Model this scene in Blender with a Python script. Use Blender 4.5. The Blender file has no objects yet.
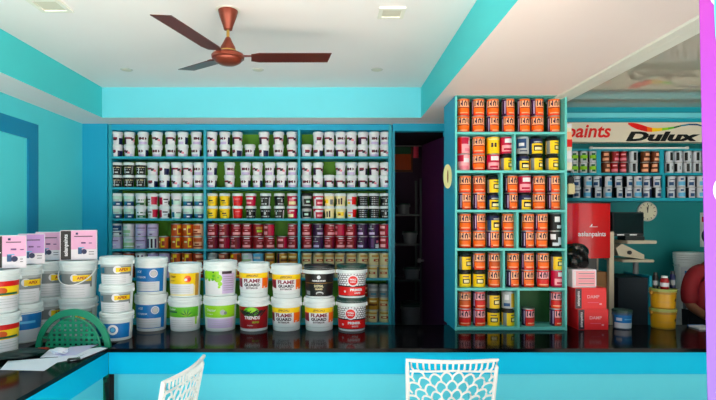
import bpy, bmesh, math, random
from mathutils import Vector, Matrix
random.seed(7)
SC = bpy.context.scene
COL = SC.collection
PI = math.pi
R = math.radians
EYE = 1.65
F = 520.0

# ------------------------------------------------------------------ camera
cam_d = bpy.data.cameras.new('camera'); cam_d.sensor_width = 36; cam_d.lens = 36*F/716
cam_d.shift_x = 23/716; cam_d.shift_y = 22/716; cam_d.clip_start = 0.02
cam = bpy.data.objects.new('camera', cam_d); COL.objects.link(cam)
cam.location = (0, 0, EYE); cam.rotation_euler = (PI/2, 0, 0)
SC.camera = cam
# ------------------------------------------------------------------ light (open shop front; ceiling and walls end early to let daylight in)
w = bpy.data.worlds.new('daylight'); SC.world = w; w.use_nodes = True
bg = w.node_tree.nodes['Background']; bg.inputs[0].default_value = (0.86, 0.94, 1.0, 1); bg.inputs[1].default_value = 0.75
sd = bpy.data.lights.new('sun', 'SUN'); sd.energy = 22.0; sd.angle = R(2); sd.color = (1.0, 0.95, 0.88)
so = bpy.data.objects.new('sun', sd); COL.objects.link(so); so.location = (0, 6, 9); so.rotation_euler = (R(-9), R(6), 0)
SC.view_settings.view_transform = 'Standard'; SC.view_settings.look = 'None'
SC.view_settings.gamma = 1; SC.view_settings.use_curve_mapping = False
SC.view_settings.exposure = 0.52
SC.cycles.diffuse_bounces = 8

# ------------------------------------------------------------------ materials
def lin(c):
    c = c/255.0
    return c/12.92 if c <= 0.04045 else ((c+0.055)/1.055)**2.4
MATS = {}
def mat(name, rgb, rough=0.5, metal=0.0, var=0.06, scale=8.0, bump=0.0, spec=0.5, coat=0.0):
    """procedural material: colour broken up by two octaves of noise"""
    if name in MATS: return MATS[name]
    m = bpy.data.materials.new(name); m.use_nodes = True
    nt = m.node_tree; b = nt.nodes['Principled BSDF']
    b.inputs['Roughness'].default_value = rough; b.inputs['Metallic'].default_value = metal
    b.inputs['Specular IOR Level'].default_value = spec
    b.inputs['Coat Weight'].default_value = coat
    c = [lin(v) for v in rgb]
    tc = nt.nodes.new('ShaderNodeTexCoord'); nz = nt.nodes.new('ShaderNodeTexNoise')
    nz.inputs['Scale'].default_value = scale; nz.inputs['Detail'].default_value = 3
    nt.links.new(tc.outputs['Object'], nz.inputs['Vector'])
    mx = nt.nodes.new('ShaderNodeMix'); mx.data_type = 'RGBA'
    mx.inputs[6].default_value = [v*(1-var) for v in c]+[1]
    mx.inputs[7].default_value = [min(1, v*(1+var)) for v in c]+[1]
    nt.links.new(nz.outputs['Fac'], mx.inputs[0]); nt.links.new(mx.outputs[2], b.inputs['Base Color'])
    if bump:
        bp = nt.nodes.new('ShaderNodeBump'); bp.inputs['Strength'].default_value = bump; bp.inputs['Distance'].default_value = 0.01
        nt.links.new(nz.outputs['Fac'], bp.inputs['Height']); nt.links.new(bp.outputs[0], b.inputs['Normal'])
    MATS[name] = m
    return m
def gloss_metal(name, rgb, rough=0.3): return mat(name, rgb, rough, 0.85, 0.05)

m_left = mat('left_wall_paint', (88, 226, 236), 0.6, var=0.05, scale=3, bump=0.02)
m_back = mat('back_wall_paint', (0, 165, 205), 0.6, var=0.05, scale=3)
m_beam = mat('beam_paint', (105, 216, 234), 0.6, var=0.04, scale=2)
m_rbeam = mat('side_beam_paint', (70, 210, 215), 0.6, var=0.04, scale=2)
m_ceil = mat('ceiling_paint', (242, 239, 240), 0.7, var=0.04, scale=1.5)
m_ceil2 = mat('low_ceiling_paint', (248, 232, 228), 0.6, var=0.04, scale=1.5)
m_gceil = mat('gloss_ceiling_panel', (204, 196, 180), 0.05, var=0.06, scale=2, spec=0.9)
m_white = mat('white_trim', (235, 235, 225), 0.5, var=0.03)
m_fband = mat('counter_band_paint', (0, 196, 240), 0.5, var=0.03, scale=2, spec=0.12)
m_fpan = mat('counter_panel_paint', (98, 218, 238), 0.5, var=0.05, scale=2, spec=0.2)
m_gran = mat('black_granite', (10, 12, 16), 0.1, var=0.5, scale=160, spec=0.06)
m_rack = mat('rack_paint', (34, 164, 186), 0.5, var=0.05, scale=5)
m_rack_in = mat('rack_side_paint', (20, 140, 165), 0.5, var=0.05, scale=5)
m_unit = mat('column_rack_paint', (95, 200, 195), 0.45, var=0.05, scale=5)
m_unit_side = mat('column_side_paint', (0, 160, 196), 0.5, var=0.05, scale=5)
m_teal = mat('teal_wall_paint', (0, 128, 132), 0.6, var=0.06, scale=3)
m_tealt = mat('teal_trim_paint', (0, 160, 185), 0.5, var=0.05, scale=3)
m_frame = mat('niche_frame_paint', (0, 140, 185), 0.5, var=0.05, scale=3)
m_green = mat('green_back_board', (92, 160, 20), 0.6, var=0.12, scale=6)
m_greend = mat('dark_green_back_board', (18, 84, 34), 0.6, var=0.1, scale=6)
m_floor = mat('floor_tile', (196, 190, 180), 0.4, var=0.06, scale=3)
m_floor2 = mat('dark_floor_tile', (92, 88, 86), 0.5, var=0.06, scale=3)  # unseen rear floor, kept dark to dim the back of the shop
m_ground = mat('street_concrete', (205, 198, 188), 0.8, var=0.1, scale=3)
m_purple = mat('purple_door_paint', (64, 18, 64), 0.5, var=0.05)
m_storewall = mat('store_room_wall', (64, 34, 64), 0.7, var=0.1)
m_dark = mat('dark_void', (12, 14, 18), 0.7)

PAL = dict(
 W=(228, 228, 234), W2=(204, 210, 220), ivory=(233, 225, 200), black=(18, 18, 20), ink=(52, 30, 46), maroon=(132, 20, 52),
 navy=(22, 30, 78), navyb=(30, 74, 124), teal=(22, 118, 150), mint=(190, 226, 214), pgreen=(170, 208, 160), dgreen=(30, 96, 62),
 lime=(150, 214, 30), green=(96, 190, 40), crimson=(196, 10, 62), pink=(246, 170, 180), hot=(240, 96, 130), red=(226, 22, 20), orange=(255, 108, 0),
 dorange=(214, 84, 14), peach=(250, 180, 140), yellow=(250, 208, 12), dyel=(206, 160, 20), gold=(190, 140, 40), beige=(208, 196, 150),
 lilac=(206, 186, 226), purple=(98, 48, 110), plum=(60, 26, 70), grey=(128, 134, 138), silver=(180, 186, 190), brown=(104, 50, 22),
 blue=(10, 112, 186), sky=(90, 180, 226), cream=(240, 226, 170), rust=(168, 52, 18), ochre=(196, 144, 20), rose=(236, 130, 150), deep=(236, 64, 6), dred=(150, 12, 22))
def pm(k):
    return mat('paint_'+k, PAL[k], 0.34, 0.0, 0.05, 20, 0.0, 0.35)
m_lidw = mat('white_plastic', (226, 234, 236), 0.35, var=0.03)
m_lidk = mat('black_plastic', (24, 26, 28), 0.35, var=0.1)
m_tin = gloss_metal('tin_metal', (185, 188, 190), 0.3)
m_wire = gloss_metal('steel_wire', (190, 190, 190), 0.35)

# ------------------------------------------------------------------ mesh helpers
class MB:
    def __init__(self): self.v = []; self.f = []; self.mi = []; self.sm = []; self.mats = []
    def m(self, mt):
        if mt not in self.mats: self.mats.append(mt)
        return self.mats.index(mt)
    def add(self, vs, fs, mt, smooth=False):
        o = len(self.v); self.v += [tuple(p) for p in vs]
        for i, f in enumerate(fs):
            self.f.append(tuple(o+k for k in f)); self.mi.append(self.m(mt[i] if isinstance(mt, list) else mt)); self.sm.append(smooth)
        return self
    def box(self, x0, x1, y0, y1, z0, z1, mt, bev=0.0, mtx=None):
        if bev > 0:
            bm = bmesh.new(); bmesh.ops.create_cube(bm, size=1)
            for v in bm.verts: v.co = Vector(((x0+x1)/2+v.co.x*(x1-x0), (y0+y1)/2+v.co.y*(y1-y0), (z0+z1)/2+v.co.z*(z1-z0)))
            bmesh.ops.bevel(bm, geom=list(bm.edges), offset=bev, segments=2, affect='EDGES')
            bm.verts.index_update()
            vs = [v.co.copy() for v in bm.verts]; fs = [[v.index for v in f.verts] for f in bm.faces]; bm.free()
        else:
            vs = [Vector(p) for p in ((x0,y0,z0),(x1,y0,z0),(x1,y1,z0),(x0,y1,z0),(x0,y0,z1),(x1,y0,z1),(x1,y1,z1),(x0,y1,z1))]
            fs = [(0,3,2,1),(4,5,6,7),(0,1,5,4),(1,2,6,5),(2,3,7,6),(3,0,4,7)]
        if mtx is not None: vs = [mtx @ v for v in vs]
        return self.add(vs, fs, mt)
    def lathe(self, prof, n=24, mt=None, c=(0,0,0), capb=True, capt=True, mtx=None, smooth=True):
        vs = []; fs = []
        for (r, z) in prof:
            for k in range(n):
                a = 2*PI*k/n; vs.append(Vector((c[0]+r*math.cos(a), c[1]+r*math.sin(a), c[2]+z)))
        for i in range(len(prof)-1):
            for k in range(n):
                k2 = (k+1) % n; fs.append((i*n+k, i*n+k2, (i+1)*n+k2, (i+1)*n+k))
        if capb: fs.append(tuple(range(n-1, -1, -1)))
        if capt: fs.append(tuple((len(prof)-1)*n+k for k in range(n)))
        if mtx is not None: vs = [mtx @ v for v in vs]
        return self.add(vs, fs, mt, smooth)
    def tube(self, pts, r, mt, n=8, closed=False):
        pts = [Vector(p) for p in pts]; N = len(pts); rr = r if isinstance(r, (list, tuple)) else [r]*N
        vs = []; fs = []
        up = Vector((0, 0, 1))
        for i, p in enumerate(pts):
            if closed: t = pts[(i+1) % N]-pts[(i-1) % N]
            else: t = pts[min(N-1, i+1)]-pts[max(0, i-1)]
            t.normalize()
            u = up if abs(t.dot(up)) < 0.95 else Vector((1, 0, 0))
            a = t.cross(u).normalized(); b = t.cross(a).normalized()
            for k in range(n):
                g = 2*PI*k/n; vs.append(p+rr[i]*(math.cos(g)*a+math.sin(g)*b))
        M = N if closed else N-1
        for i in range(M):
            j = (i+1) % N
            for k in range(n):
                k2 = (k+1) % n; fs.append((i*n+k, i*n+k2, j*n+k2, j*n+k))
        if not closed:
            fs.append(tuple(range(n-1, -1, -1))); fs.append(tuple((N-1)*n+k for k in range(n)))
        return self.add(vs, fs, mt, True)
    def prism(self, poly, z0, z1, mt, mtx=None):
        n = len(poly); vs = [Vector((x, y, z0)) for x, y in poly]+[Vector((x, y, z1)) for x, y in poly]
        fs = [tuple(range(n-1, -1, -1)), tuple(range(n, 2*n))]+[(k, (k+1) % n, n+(k+1) % n, n+k) for k in range(n)]
        if mtx is not None: vs = [mtx @ v for v in vs]
        return self.add(vs, fs, mt)
    def mesh(self, name):
        me = bpy.data.meshes.new(name); me.from_pydata(self.v, [], self.f)
        for mt in self.mats: me.materials.append(mt)
        me.polygons.foreach_set('material_index', self.mi); me.polygons.foreach_set('use_smooth', self.sm)
        bm = bmesh.new(); bm.from_mesh(me)
        bmesh.ops.recalc_face_normals(bm, faces=bm.faces); bm.to_mesh(me); bm.free()
        me.validate(); me.update()
        return me
    def build(self, name, parent=None, loc=(0,0,0), rz=0.0, sharp=True):
        me = self.mesh(name)
        if any(self.sm) and sharp:
            try: me.set_sharp_from_angle(angle=R(40))
            except Exception: pass
        return link(name, me, parent, loc, rz)
def link(name, me, parent=None, loc=(0,0,0), rz=0.0):
    o = bpy.data.objects.new(name, me); COL.objects.link(o); o.location = loc; o.rotation_euler = (0, 0, rz)
    if parent is not None: o.parent = parent
    return o
def tag(o, label, cat, group=None, kind=None):
    o['label'] = label; o['category'] = cat
    if group: o['group'] = group
    if kind: o['kind'] = kind
    return o
def thing(name, label, cat, loc=(0,0,0), rz=0.0, group=None):
    o = bpy.data.objects.new(name, None); COL.objects.link(o); o.location = loc; o.rotation_euler = (0, 0, rz)
    o.empty_display_size = 0.05
    return tag(o, label, cat, group)
def struct(o): o['kind'] = 'structure'; return o
def tree_copy(root, loc, rz, label=None, group=None):
    r = root.copy(); COL.objects.link(r); r.location = loc; r.rotation_euler = (0, 0, rz)
    if label: r['label'] = label
    if group: r['group'] = group
    for ch in list(root.children):
        c = ch.copy(); COL.objects.link(c); c.parent = r
        for g in list(ch.children):
            d = g.copy(); COL.objects.link(d); d.parent = c
    return r
def PX(px, Y): return (px-335)/F*Y
def PZ(py, Y): return EYE-(py-222)/F*Y

# text -> flat 2D triangles (verts, faces), centred on x, baseline centred
TXT = {}
def text2d(s, size, shear=0.0, bold=0.0, xs=1.0):
    key = (s, size, shear, bold, xs)
    if key in TXT: return TXT[key]
    cu = bpy.data.curves.new('lettering', 'FONT'); cu.body = s; cu.size = size; cu.shear = shear; cu.offset = bold
    cu.align_x = 'CENTER'; cu.align_y = 'CENTER'; cu.resolution_u = 3
    ob = bpy.data.objects.new('lettering', cu); COL.objects.link(ob)
    dg = bpy.context.evaluated_depsgraph_get(); ev = ob.evaluated_get(dg); me = ev.to_mesh()
    vs = [(v.co.x*xs, v.co.y) for v in me.vertices]; fs = [tuple(p.vertices) for p in me.polygons]
    ev.to_mesh_clear(); bpy.data.objects.remove(ob); bpy.data.curves.remove(cu)
    TXT[key] = (vs, fs); return TXT[key]
def rect2d(x0, x1, z0, z1, step=0.012):
    n = max(1, int(math.ceil((x1-x0)/step))); vs = []; fs = []
    for i in range(n+1):
        x = x0+(x1-x0)*i/n; vs += [(x, z0), (x, z1)]
    for i in range(n): fs.append((2*i, 2*i+2, 2*i+3, 2*i+1))
    return vs, fs
def disc2d(cx, cz, r, r0=0.0, n=24, rx=1.0):
    rings = [r0+(r-r0)*k/3 for k in range(4)]; vs = []; fs = []
    for q in rings:
        for k in range(n): vs.append((cx+q*rx*math.cos(2*PI*k/n), cz+q*math.sin(2*PI*k/n)))
    for i in range(3):
        for k in range(n): fs.append((i*n+k, i*n+(k+1) % n, (i+1)*n+(k+1) % n, (i+1)*n+k))
    return vs, fs
def poly2d(pts, n=6):
    """polygon cut into small triangles so that it can follow a curved surface"""
    vs = []; fs = []
    for k in range(1, len(pts)-1):
        a, b, c = pts[0], pts[k], pts[k+1]; idx = {}
        for i in range(n+1):
            for j in range(n+1-i):
                u, v = i/n, j/n; idx[i, j] = len(vs); vs.append((a[0]+(b[0]-a[0])*u+(c[0]-a[0])*v, a[1]+(b[1]-a[1])*u+(c[1]-a[1])*v))
        for i in range(n):
            for j in range(n-i):
                fs.append((idx[i, j], idx[i+1, j], idx[i, j+1]))
                if i+j < n-1: fs.append((idx[i+1, j], idx[i+1, j+1], idx[i, j+1]))
    return vs, fs
def shift2d(g, dx, dz, rot=0.0):
    c, s = math.cos(rot), math.sin(rot)
    return [(x*c-z*s+dx, x*s+z*c+dz) for x, z in g[0]], g[1]
def on_cyl(mb, g, Rf, off, mt, rot=0.0):
    """wrap a flat drawing around a (tapered) cylinder whose radius is Rf(z)"""
    Rm = Rf(0.5*(min(p[1] for p in g[0])+max(p[1] for p in g[0])))
    vs = [Vector(((Rf(z)+off)*math.sin(s/Rm+rot), -(Rf(z)+off)*math.cos(s/Rm+rot), z)) for s, z in g[0]]
    mb.add(vs, g[1], mt)
def on_plane(mb, g, O, U, V, N, off, mt):
    O, U, V, N = map(Vector, (O, U, V, N))
    mb.add([O+U*a+V*b+N*off for a, b in g[0]], g[1], mt)

# ================================================================== THE ROOM
def sbox(name, x0, x1, y0, y1, z0, z1, mt, faces=None):
    mb = MB(); fs = [mt]*6
    if faces:
        for k, v in faces.items(): fs[{'bottom':0,'top':1,'front':2,'right':3,'back':4,'left':5}[k]] = v
    mb.box(x0, x1, y0, y1, z0, z1, fs)
    return struct(mb.build(name))
ZS = EYE+0.945      # soffit / low ceiling
ZR = EYE+1.22       # recessed ceiling
ZG = EYE+1.095      # glossy ceiling on the right
sbox('ground', -12, 12, -14, 0.99, -0.17, -0.02, m_ground)  # unseen street ground, made pale to bounce sun up onto the ceiling
sbox('floor', -2.43, 3.8, 1.0, 5.0, -0.1, 0.0, m_floor)
sbox('platform_floor', -2.43, 3.8, 3.62, 5.0, 0.0, 0.22, m_floor2)
sbox('platform_floor', -2.43, -1.52, 1.1, 3.62, 0.0, 0.22, m_floor2)
sbox('wall_left', -2.58, -2.43, 1.0, 5.3, -0.1, ZR+0.1, m_left)
sbox('wall_right', 3.8, 3.95, 1.0, 5.3, -0.1, ZR+0.1, m_teal)
sbox('wall_back', -2.43, -2.19, 5.0, 5.3, 0.0, ZS, m_back)
sbox('wall_back', 1.10, 1.80, 5.0, 5.3, 0.0, ZS, m_back)
sbox('wall_back', 1.80, 3.8, 5.0, 5.3, 0.0, ZG, m_teal)
sbox('wall_back', -2.19, 0.55, 5.27, 5.3, 0.0, ZS, m_back)
sbox('wall_back', 0.555, 1.10, 5.0, 5.08, 2.525, ZS, m_back)
sbox('wall_back', 0.55, 0.575, 5.0, 5.3, 0.0, 2.525, m_rack_in)
sbox('ceiling', -2.11, 0.78, 1.0, 4.71, ZR, ZR+0.1, m_ceil)
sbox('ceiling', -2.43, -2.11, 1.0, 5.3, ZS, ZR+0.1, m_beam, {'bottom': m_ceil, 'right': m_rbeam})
sbox('ceiling', -2.11, 0.78, 4.71, 5.3, ZS, ZR+0.1, m_beam, {'bottom': m_ceil})
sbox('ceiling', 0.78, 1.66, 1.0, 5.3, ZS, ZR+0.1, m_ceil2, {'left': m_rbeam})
sbox('ceiling', 1.80, 3.8, 1.0, 5.3, ZG, ZR+0.1, m_gceil)
# edge moulding between the two right hand ceilings
mb = MB(); mb.box(1.66, 1.72, 1.0, 5.0, ZS-0.015, ZR+0.1, m_white); mb.box(1.72, 1.727, 1.0, 5.0, ZS+0.005, ZR, m_dark)
mb.box(1.727, 1.80, 1.0, 5.0, ZS-0.012, ZR+0.1, m_white); struct(mb.build('trim_1'))
# blue painted band framing a panel on the left wall
mb = MB(); fx = -2.43
for (y0, y1, z0, z1) in ((4.10, 4.24, 0.9, 2.44), (1.1, 4.10, 2.31, 2.44)): mb.box(fx, fx+0.012, y0, y1, z0, z1, m_frame)
struct(mb.build('trim_2'))
# store room behind the doorway
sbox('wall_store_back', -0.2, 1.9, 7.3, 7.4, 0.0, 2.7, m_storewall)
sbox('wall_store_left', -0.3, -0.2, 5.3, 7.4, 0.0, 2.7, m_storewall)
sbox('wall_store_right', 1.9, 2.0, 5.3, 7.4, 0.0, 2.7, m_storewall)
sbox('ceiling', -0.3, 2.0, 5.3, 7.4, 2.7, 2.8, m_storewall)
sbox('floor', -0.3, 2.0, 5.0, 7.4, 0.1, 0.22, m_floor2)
# bands above the sign
sbox('trim_3', 1.735, 3.8, 4.90, 5.0, PZ(117.6, 4.9), PZ(112.8, 4.9), m_beam)
sbox('trim_4', 1.735, 3.8, 4.94, 5.0, PZ(122, 4.94), PZ(117.6, 4.94), m_tealt)
sbox('trim_5', 1.735, 3.8, 4.96, 5.0, PZ(112.8, 4.96), ZG, m_tealt)
# purple door leaf standing open into the store room
d = struct(thing('door_1', 'purple', 'door', (1.09, 5.10, 0.23), 0)); del d['label'], d['category']
mb = MB(); mb.box(0, 0.62, -0.02, 0.02, 0, 2.26, m_purple)
mb.box(0.06, 0.56, -0.028, -0.02, 0.15, 1.0, m_purple); mb.box(0.06, 0.56, -0.028, -0.02, 1.15, 2.1, m_purple)
mb.build('door_panel', d)
mb = MB(); mb.lathe([(0.012, 0), (0.012, 0.03), (0.025, 0.035), (0.025, 0.06)], 12, m_tin, mtx=Matrix.Translation((0.57, 0.02, 1.0)) @ Matrix.Rotation(-PI/2, 4, 'X'))
mb.build('door_handle', d)
d.rotation_euler.z = R(101)

# ================================================================== COUNTER
T0, T1 = 0.815, 0.84
ctr = thing('shop_counter', 'long L-shaped cyan counter with glossy black granite worktop', 'counter', (0, 0, 0))
# a notch for the cashier's chair between wing and main run
mb = MB()
mb.box(-2.427, -1.455, 1.1, 3.36, T0, T1, m_gran); mb.box(-2.427, -1.99, 3.36, 3.50, T0, T1, m_gran)
mb.box(-2.427, -1.455, 3.50, 4.10, T0, T1, m_gran); mb.box(-1.455, 3.77, 3.33, 4.10, T0, T1, m_gran)
mb.build('worktop', ctr)
mb = MB(); mb.box(-1.455, 0.86, 3.345, 3.375, 0.672, T0, m_fband); mb.box(0.862, 3.77, 3.345, 3.375, 0.672, T0, m_fband)
mb.box(-1.475, -1.458, 1.15, 3.345, 0.672, T0, m_fband); mb.build('fascia_band', ctr)
mb = MB(); mb.box(-1.40, 0.86, 3.355, 3.385, 0.0, 0.672, m_fpan); mb.box(0.862, 3.77, 3.355, 3.385, 0.0, 0.672, m_fpan); mb.build('front_panel', ctr)
mb = MB(); mb.box(-1.478, -1.463, 1.15, 3.28, 0.0, 0.672, m_fpan); mb.build('wing_panel', ctr)
mb = MB(); mb.box(-1.475, -1.40, 3.40, 3.42, 0.0, 0.672, m_dark); mb.build('corner_gap_strip', ctr)  # dark strip standing in for the shaded recess between wing and main run
mb = MB(); mb.box(-1.44, 3.77, 3.58, 3.61, 0.0, T0, m_fpan); mb.box(-2.427, -2.1, 3.7, 4.0, 0.22, T0, m_fpan)
for x in (-1.44, 0.3, 2.0, 3.73): mb.box(x, x+0.03, 3.39, 3.58, 0.0, T0, m_fpan)
mb.build('carcass', ctr)

# ================================================================== RACKS
# --- wide rack on the back wall
LZ = 5.0
lr = thing('wall_rack', 'wide cyan wall rack of three bays packed with paint tubs', 'rack', (0, 5.0, 0.22))
BO = [123.5, 157.5, 188.3, 219.5, 250.0, 279.3, 324.0]
def lz(py): return PZ(py, LZ)-0.22
X0, X1 = PX(108.5, 5), 0.545
divs = [PX(204.7, 5), PX(299, 5)]
mb = MB(); mb.box(X0, X0+0.03, 0, 0.255, 0, ZS-0.225, m_rack); mb.build('side_panel', lr)
mb = MB(); mb.box(X1-0.03, X1, 0, 0.255, 0, ZS-0.225, m_rack); mb.build('side_panel', lr)
mb = MB(); mb.box(X0+0.03, X1-0.03, -0.004, 0.255, lz(130), ZS-0.225, m_back); mb.build('top_panel', lr)
for i, y in enumerate(BO[1:]):
    mb = MB(); mb.box(X0+0.03, X1-0.03, -0.004, 0.255, lz(y)-0.010, lz(y)+0.010, m_rack); mb.build('shelf', lr)
for dx in divs:
    for i in range(len(BO)-1):
        zt = lz(BO[i])-0.010 if i else lz(130); zb = lz(BO[i+1])+0.010
        mb = MB(); mb.box(dx-0.011, dx+0.011, 0, 0.255, zb, zt, m_rack); mb.build('divider', lr)
    mb = MB(); mb.box(dx-0.011, dx+0.011, 0, 0.255, 0, lz(BO[-1])-0.010, m_rack); mb.build('divider', lr)
mb = MB(); mb.box(X0+0.03, X1-0.03, 0.255, 0.265, 0, lz(130), m_green); mb.build('back_board', lr)

# --- tall narrow rack standing on the counter
UY = 3.88; ux0, ux1 = PX(455, UY), PX(567, UY)
ur = thing('column_rack', 'tall narrow turquoise rack standing on the counter full of orange tins', 'rack', (0, UY, T1))
def uz(py): return PZ(py, UY)-T1
UB = [94, 133, 171.5, 211, 249.5, 289.3, 328.5]
topz = ZS-T1-0.002
dep = 0.215
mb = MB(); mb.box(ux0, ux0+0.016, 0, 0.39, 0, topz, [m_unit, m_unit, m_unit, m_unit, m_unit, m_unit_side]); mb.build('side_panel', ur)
mb = MB(); mb.box(ux1-0.016, ux1, 0, 0.39, 0, topz, m_unit); mb.build('side_panel', ur)
mb = MB(); mb.box(ux0+0.016, ux1-0.016, 0, dep, uz(95.2), topz, m_unit); mb.build('top_panel', ur)
for y in UB[1:]:
    mb = MB(); mb.box(ux0+0.016, ux1-0.016, 0, dep, uz(y)-0.009, uz(y)+0.009, m_unit); mb.build('shelf', ur)
for (px, i) in ((515, 1), (501.8, 2), (517.6, 3), (504, 4), (518.7, 5)):
    mb = MB(); x = PX(px, UY); mb.box(x-0.008, x+0.008, 0.002, dep, uz(UB[i+1])+0.009, uz(UB[i])-0.009, m_unit); mb.build('divider', ur)
mb = MB(); mb.box(ux0+0.016, ux1-0.016, dep, dep+0.01, 0.0, topz, m_greend); mb.build('back_board', ur)
mb = MB(); mb.box(ux0+0.016, ux1-0.016, 0.01, 0.03, 0, uz(328.5)-0.009, m_unit); mb.build('plinth', ur)

# --- wall rack on the far right under the sign
RY = 4.86
rr = thing('wall_rack', 'teal wall rack of small tins hung below the long sign', 'rack', (0, RY, PZ(201, RY)))
def rz_(py): return PZ(py, RY)-PZ(201, RY)
rx0, rx1 = PX(560, RY), 3.79
mb = MB(); mb.box(rx0, rx1, 0, 0.135, rz_(201), rz_(197.8), m_tealt); mb.build('shelf', rr)
mb = MB(); mb.box(rx0, rx1, 0, 0.135, rz_(175), rz_(172.8), m_tealt); mb.build('shelf', rr)
mb = MB(); mb.box(rx0, rx1, 0, 0.135, rz_(150.6), rz_(148.6), m_tealt); mb.build('shelf', rr)
for px in (599, 662):
    mb = MB(); mb.box(PX(px-2, RY), PX(px+2, RY), 0.002, 0.135, rz_(172.8), rz_(150.6), m_tealt); mb.build('divider', rr)
for px in (664,):
    mb = MB(); mb.box(PX(px-1.3, RY), PX(px+1.3, RY), 0.002, 0.135, rz_(197.8), rz_(175), m_tealt); mb.build('divider', rr)
mb = MB(); mb.box(rx0+.012, rx1, 0.1355, 0.139, 0, rz_(148.6), mat('gap_shade_board', (8, 62, 70), .6)); mb.build('back_board', rr)  # dark sheet added for the shade between the small tins
mb = MB(); mb.box(rx0, rx0+0.012, 0.002, 0.13, rz_(197.8), rz_(175), m_tealt); mb.box(rx0, rx0+0.012, 0.002, 0.13, rz_(172.8), rz_(150.6), m_tealt); mb.build('side_panel', rr)

# ================================================================== PAINT CANS
def can_body(spec, r, h, taper=0.0, nseg=36, nz=16, rim=True):
    base, rects = spec
    mb = MB(); vs = []; fs = []; ms = []
    for j in range(nz+1):
        v = j/nz; rr_ = r*(1-taper*(1-v))
        for k in range(nseg):
            a = 2*PI*k/nseg-PI/2; vs.append((rr_*math.cos(a), rr_*math.sin(a), h*v))
    for j in range(nz):
        vm = (j+0.5)/nz
        for k in range(nseg):
            um = ((k+0.5)*360/nseg+180) % 360-180
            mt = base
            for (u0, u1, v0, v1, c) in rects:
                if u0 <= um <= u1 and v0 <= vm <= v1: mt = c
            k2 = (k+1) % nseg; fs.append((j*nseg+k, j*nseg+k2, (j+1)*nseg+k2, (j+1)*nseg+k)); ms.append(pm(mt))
    fs.append(tuple(range(nseg-1, -1, -1))); ms.append(m_tin)
    fs.append(tuple(nz*nseg+k for k in range(nseg))); ms.append(m_tin)
    mb.add(vs, fs, ms, True)
    return mb
def glyphs(u0, u1, v0, v1, c, seed):
    """small blocks that read as a line of lettering"""
    rnd = random.Random(seed); out = []; u = u0
    while u < u1:
        wd = rnd.choice((10, 10, 20))
        if rnd.random() < 0.72: out.append((u, min(u1, u+wd), v0, v1, c))
        u += wd
        if rnd.random() < 0.35: u += 10
    return out
S = {}
# plastic tubs; lilac feet of the white ones are painted shading
S['white_maroon'] = ('W', [(-180, -80, .05, .8, 'W2'), (-60, 60, .0, .22, 'lilac')]+glyphs(-50, 50, .42, .66, 'ink', 1)+glyphs(-50, 50, .52, .60, 'maroon', 2)+[(80, 150, .0, .66, 'navy')])
S['white_pink'] = ('W', [(-60, 10, .48, .70, 'maroon'), (0, 40, .40, .62, 'ink'), (30, 60, .3, .5, 'rose'), (-130, -60, .0, .70, 'plum'), (60, 90, .0, .3, 'lilac')])
S['white_navy'] = ('W', [(-50, 10, .44, .66, 'maroon'), (-50, 0, .40, .5, 'ink'), (30, 100, .0, .64, 'navy'), (-70, -50, .1, .4, 'lilac')])
S['black_white'] = ('black', glyphs(-60, 60, .7, .78, 'beige', 3)+glyphs(-60, 50, .48, .56, 'silver', 4)+glyphs(-40, 40, .2, .3, 'silver', 5)+[(-20, -10, .1, .7, 'W2'), (70, 80, .1, .8, 'silver')])
S['blue_white'] = ('mint', [(-180, 180, .0, .42, 'navyb'), (-40, 40, .5, .62, 'silver'), (-40, 0, .15, .42, 'teal'), (10, 50, .12, .22, 'W')])
S['green_white'] = ('W', glyphs(-60, 60, .5, .6, 'dgreen', 8)+[(-60, 60, .08, .3, 'dgreen'), (-30, 10, .1, .2, 'mint'), (60, 140, .1, .7, 'pgreen')])
S['pale_green'] = ('W', [(-50, 50, .12, .5, 'mint'), (-30, 30, .5, .62, 'grey'), (-90, -50, .1, .6, 'teal')])
S['crimson_left'] = ('W', [(-90, -10, .1, .8, 'crimson'), (0, 60, .55, .66, 'ink'), (10, 50, .3, .4, 'ink'), (60, 110, .1, .5, 'plum')])
S['crimson_right'] = ('W', [(10, 90, .1, .85, 'crimson'), (-60, 0, .55, .66, 'ink'), (-50, -10, .3, .4, 'ink'), (-110, -60, .1, .5, 'plum')])
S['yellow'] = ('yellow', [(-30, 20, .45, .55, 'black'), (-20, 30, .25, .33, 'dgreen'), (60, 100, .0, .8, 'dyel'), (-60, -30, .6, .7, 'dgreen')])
S['red'] = ('red', [(-60, 60, .35, .42, 'crimson'), (-90, -60, .0, .9, 'W'), (-30, 30, .6, .7, 'rose')])
S['crimson_cream'] = ('crimson', [(-50, 50, .12, .42, 'cream'), (-40, 20, .5, .75, 'rose'), (0, 60, .7, .8, 'W')])
S['black_silver'] = ('black', glyphs(-70, 70, .68, .76, 'W2', 11)+[(-10, 10, .35, .6, 'silver')]+glyphs(-50, 60, .15, .25, 'silver', 12)+[(90, 110, .0, .8, 'W')])
S['silver_green'] = ('silver', [(-60, 60, .1, .7, 'black'), (-30, 20, .3, .5, 'mint'), (-40, 40, .6, .66, 'dgreen')])
S['crimson_white'] = ('crimson', [(-60, 60, .6, .8, 'W'), (-40, 40, .2, .4, 'pink'), (-90, -60, .0, .7, 'W')])
S['cream_yellow'] = ('cream', [(-60, 20, .25, .65, 'yellow'), (-50, -20, .3, .5, 'brown'), (40, 80, .1, .6, 'grey')])
S['cream_black'] = ('cream', [(-50, -20, .1, .7, 'plum'), (0, 20, .1, .7, 'ink'), (30, 50, .15, .75, 'ink')])
S['white_red'] = ('W', [(0, 90, .1, .85, 'red'), (-60, 0, .5, .62, 'rose'), (-60, -20, .2, .4, 'yellow')])
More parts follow.
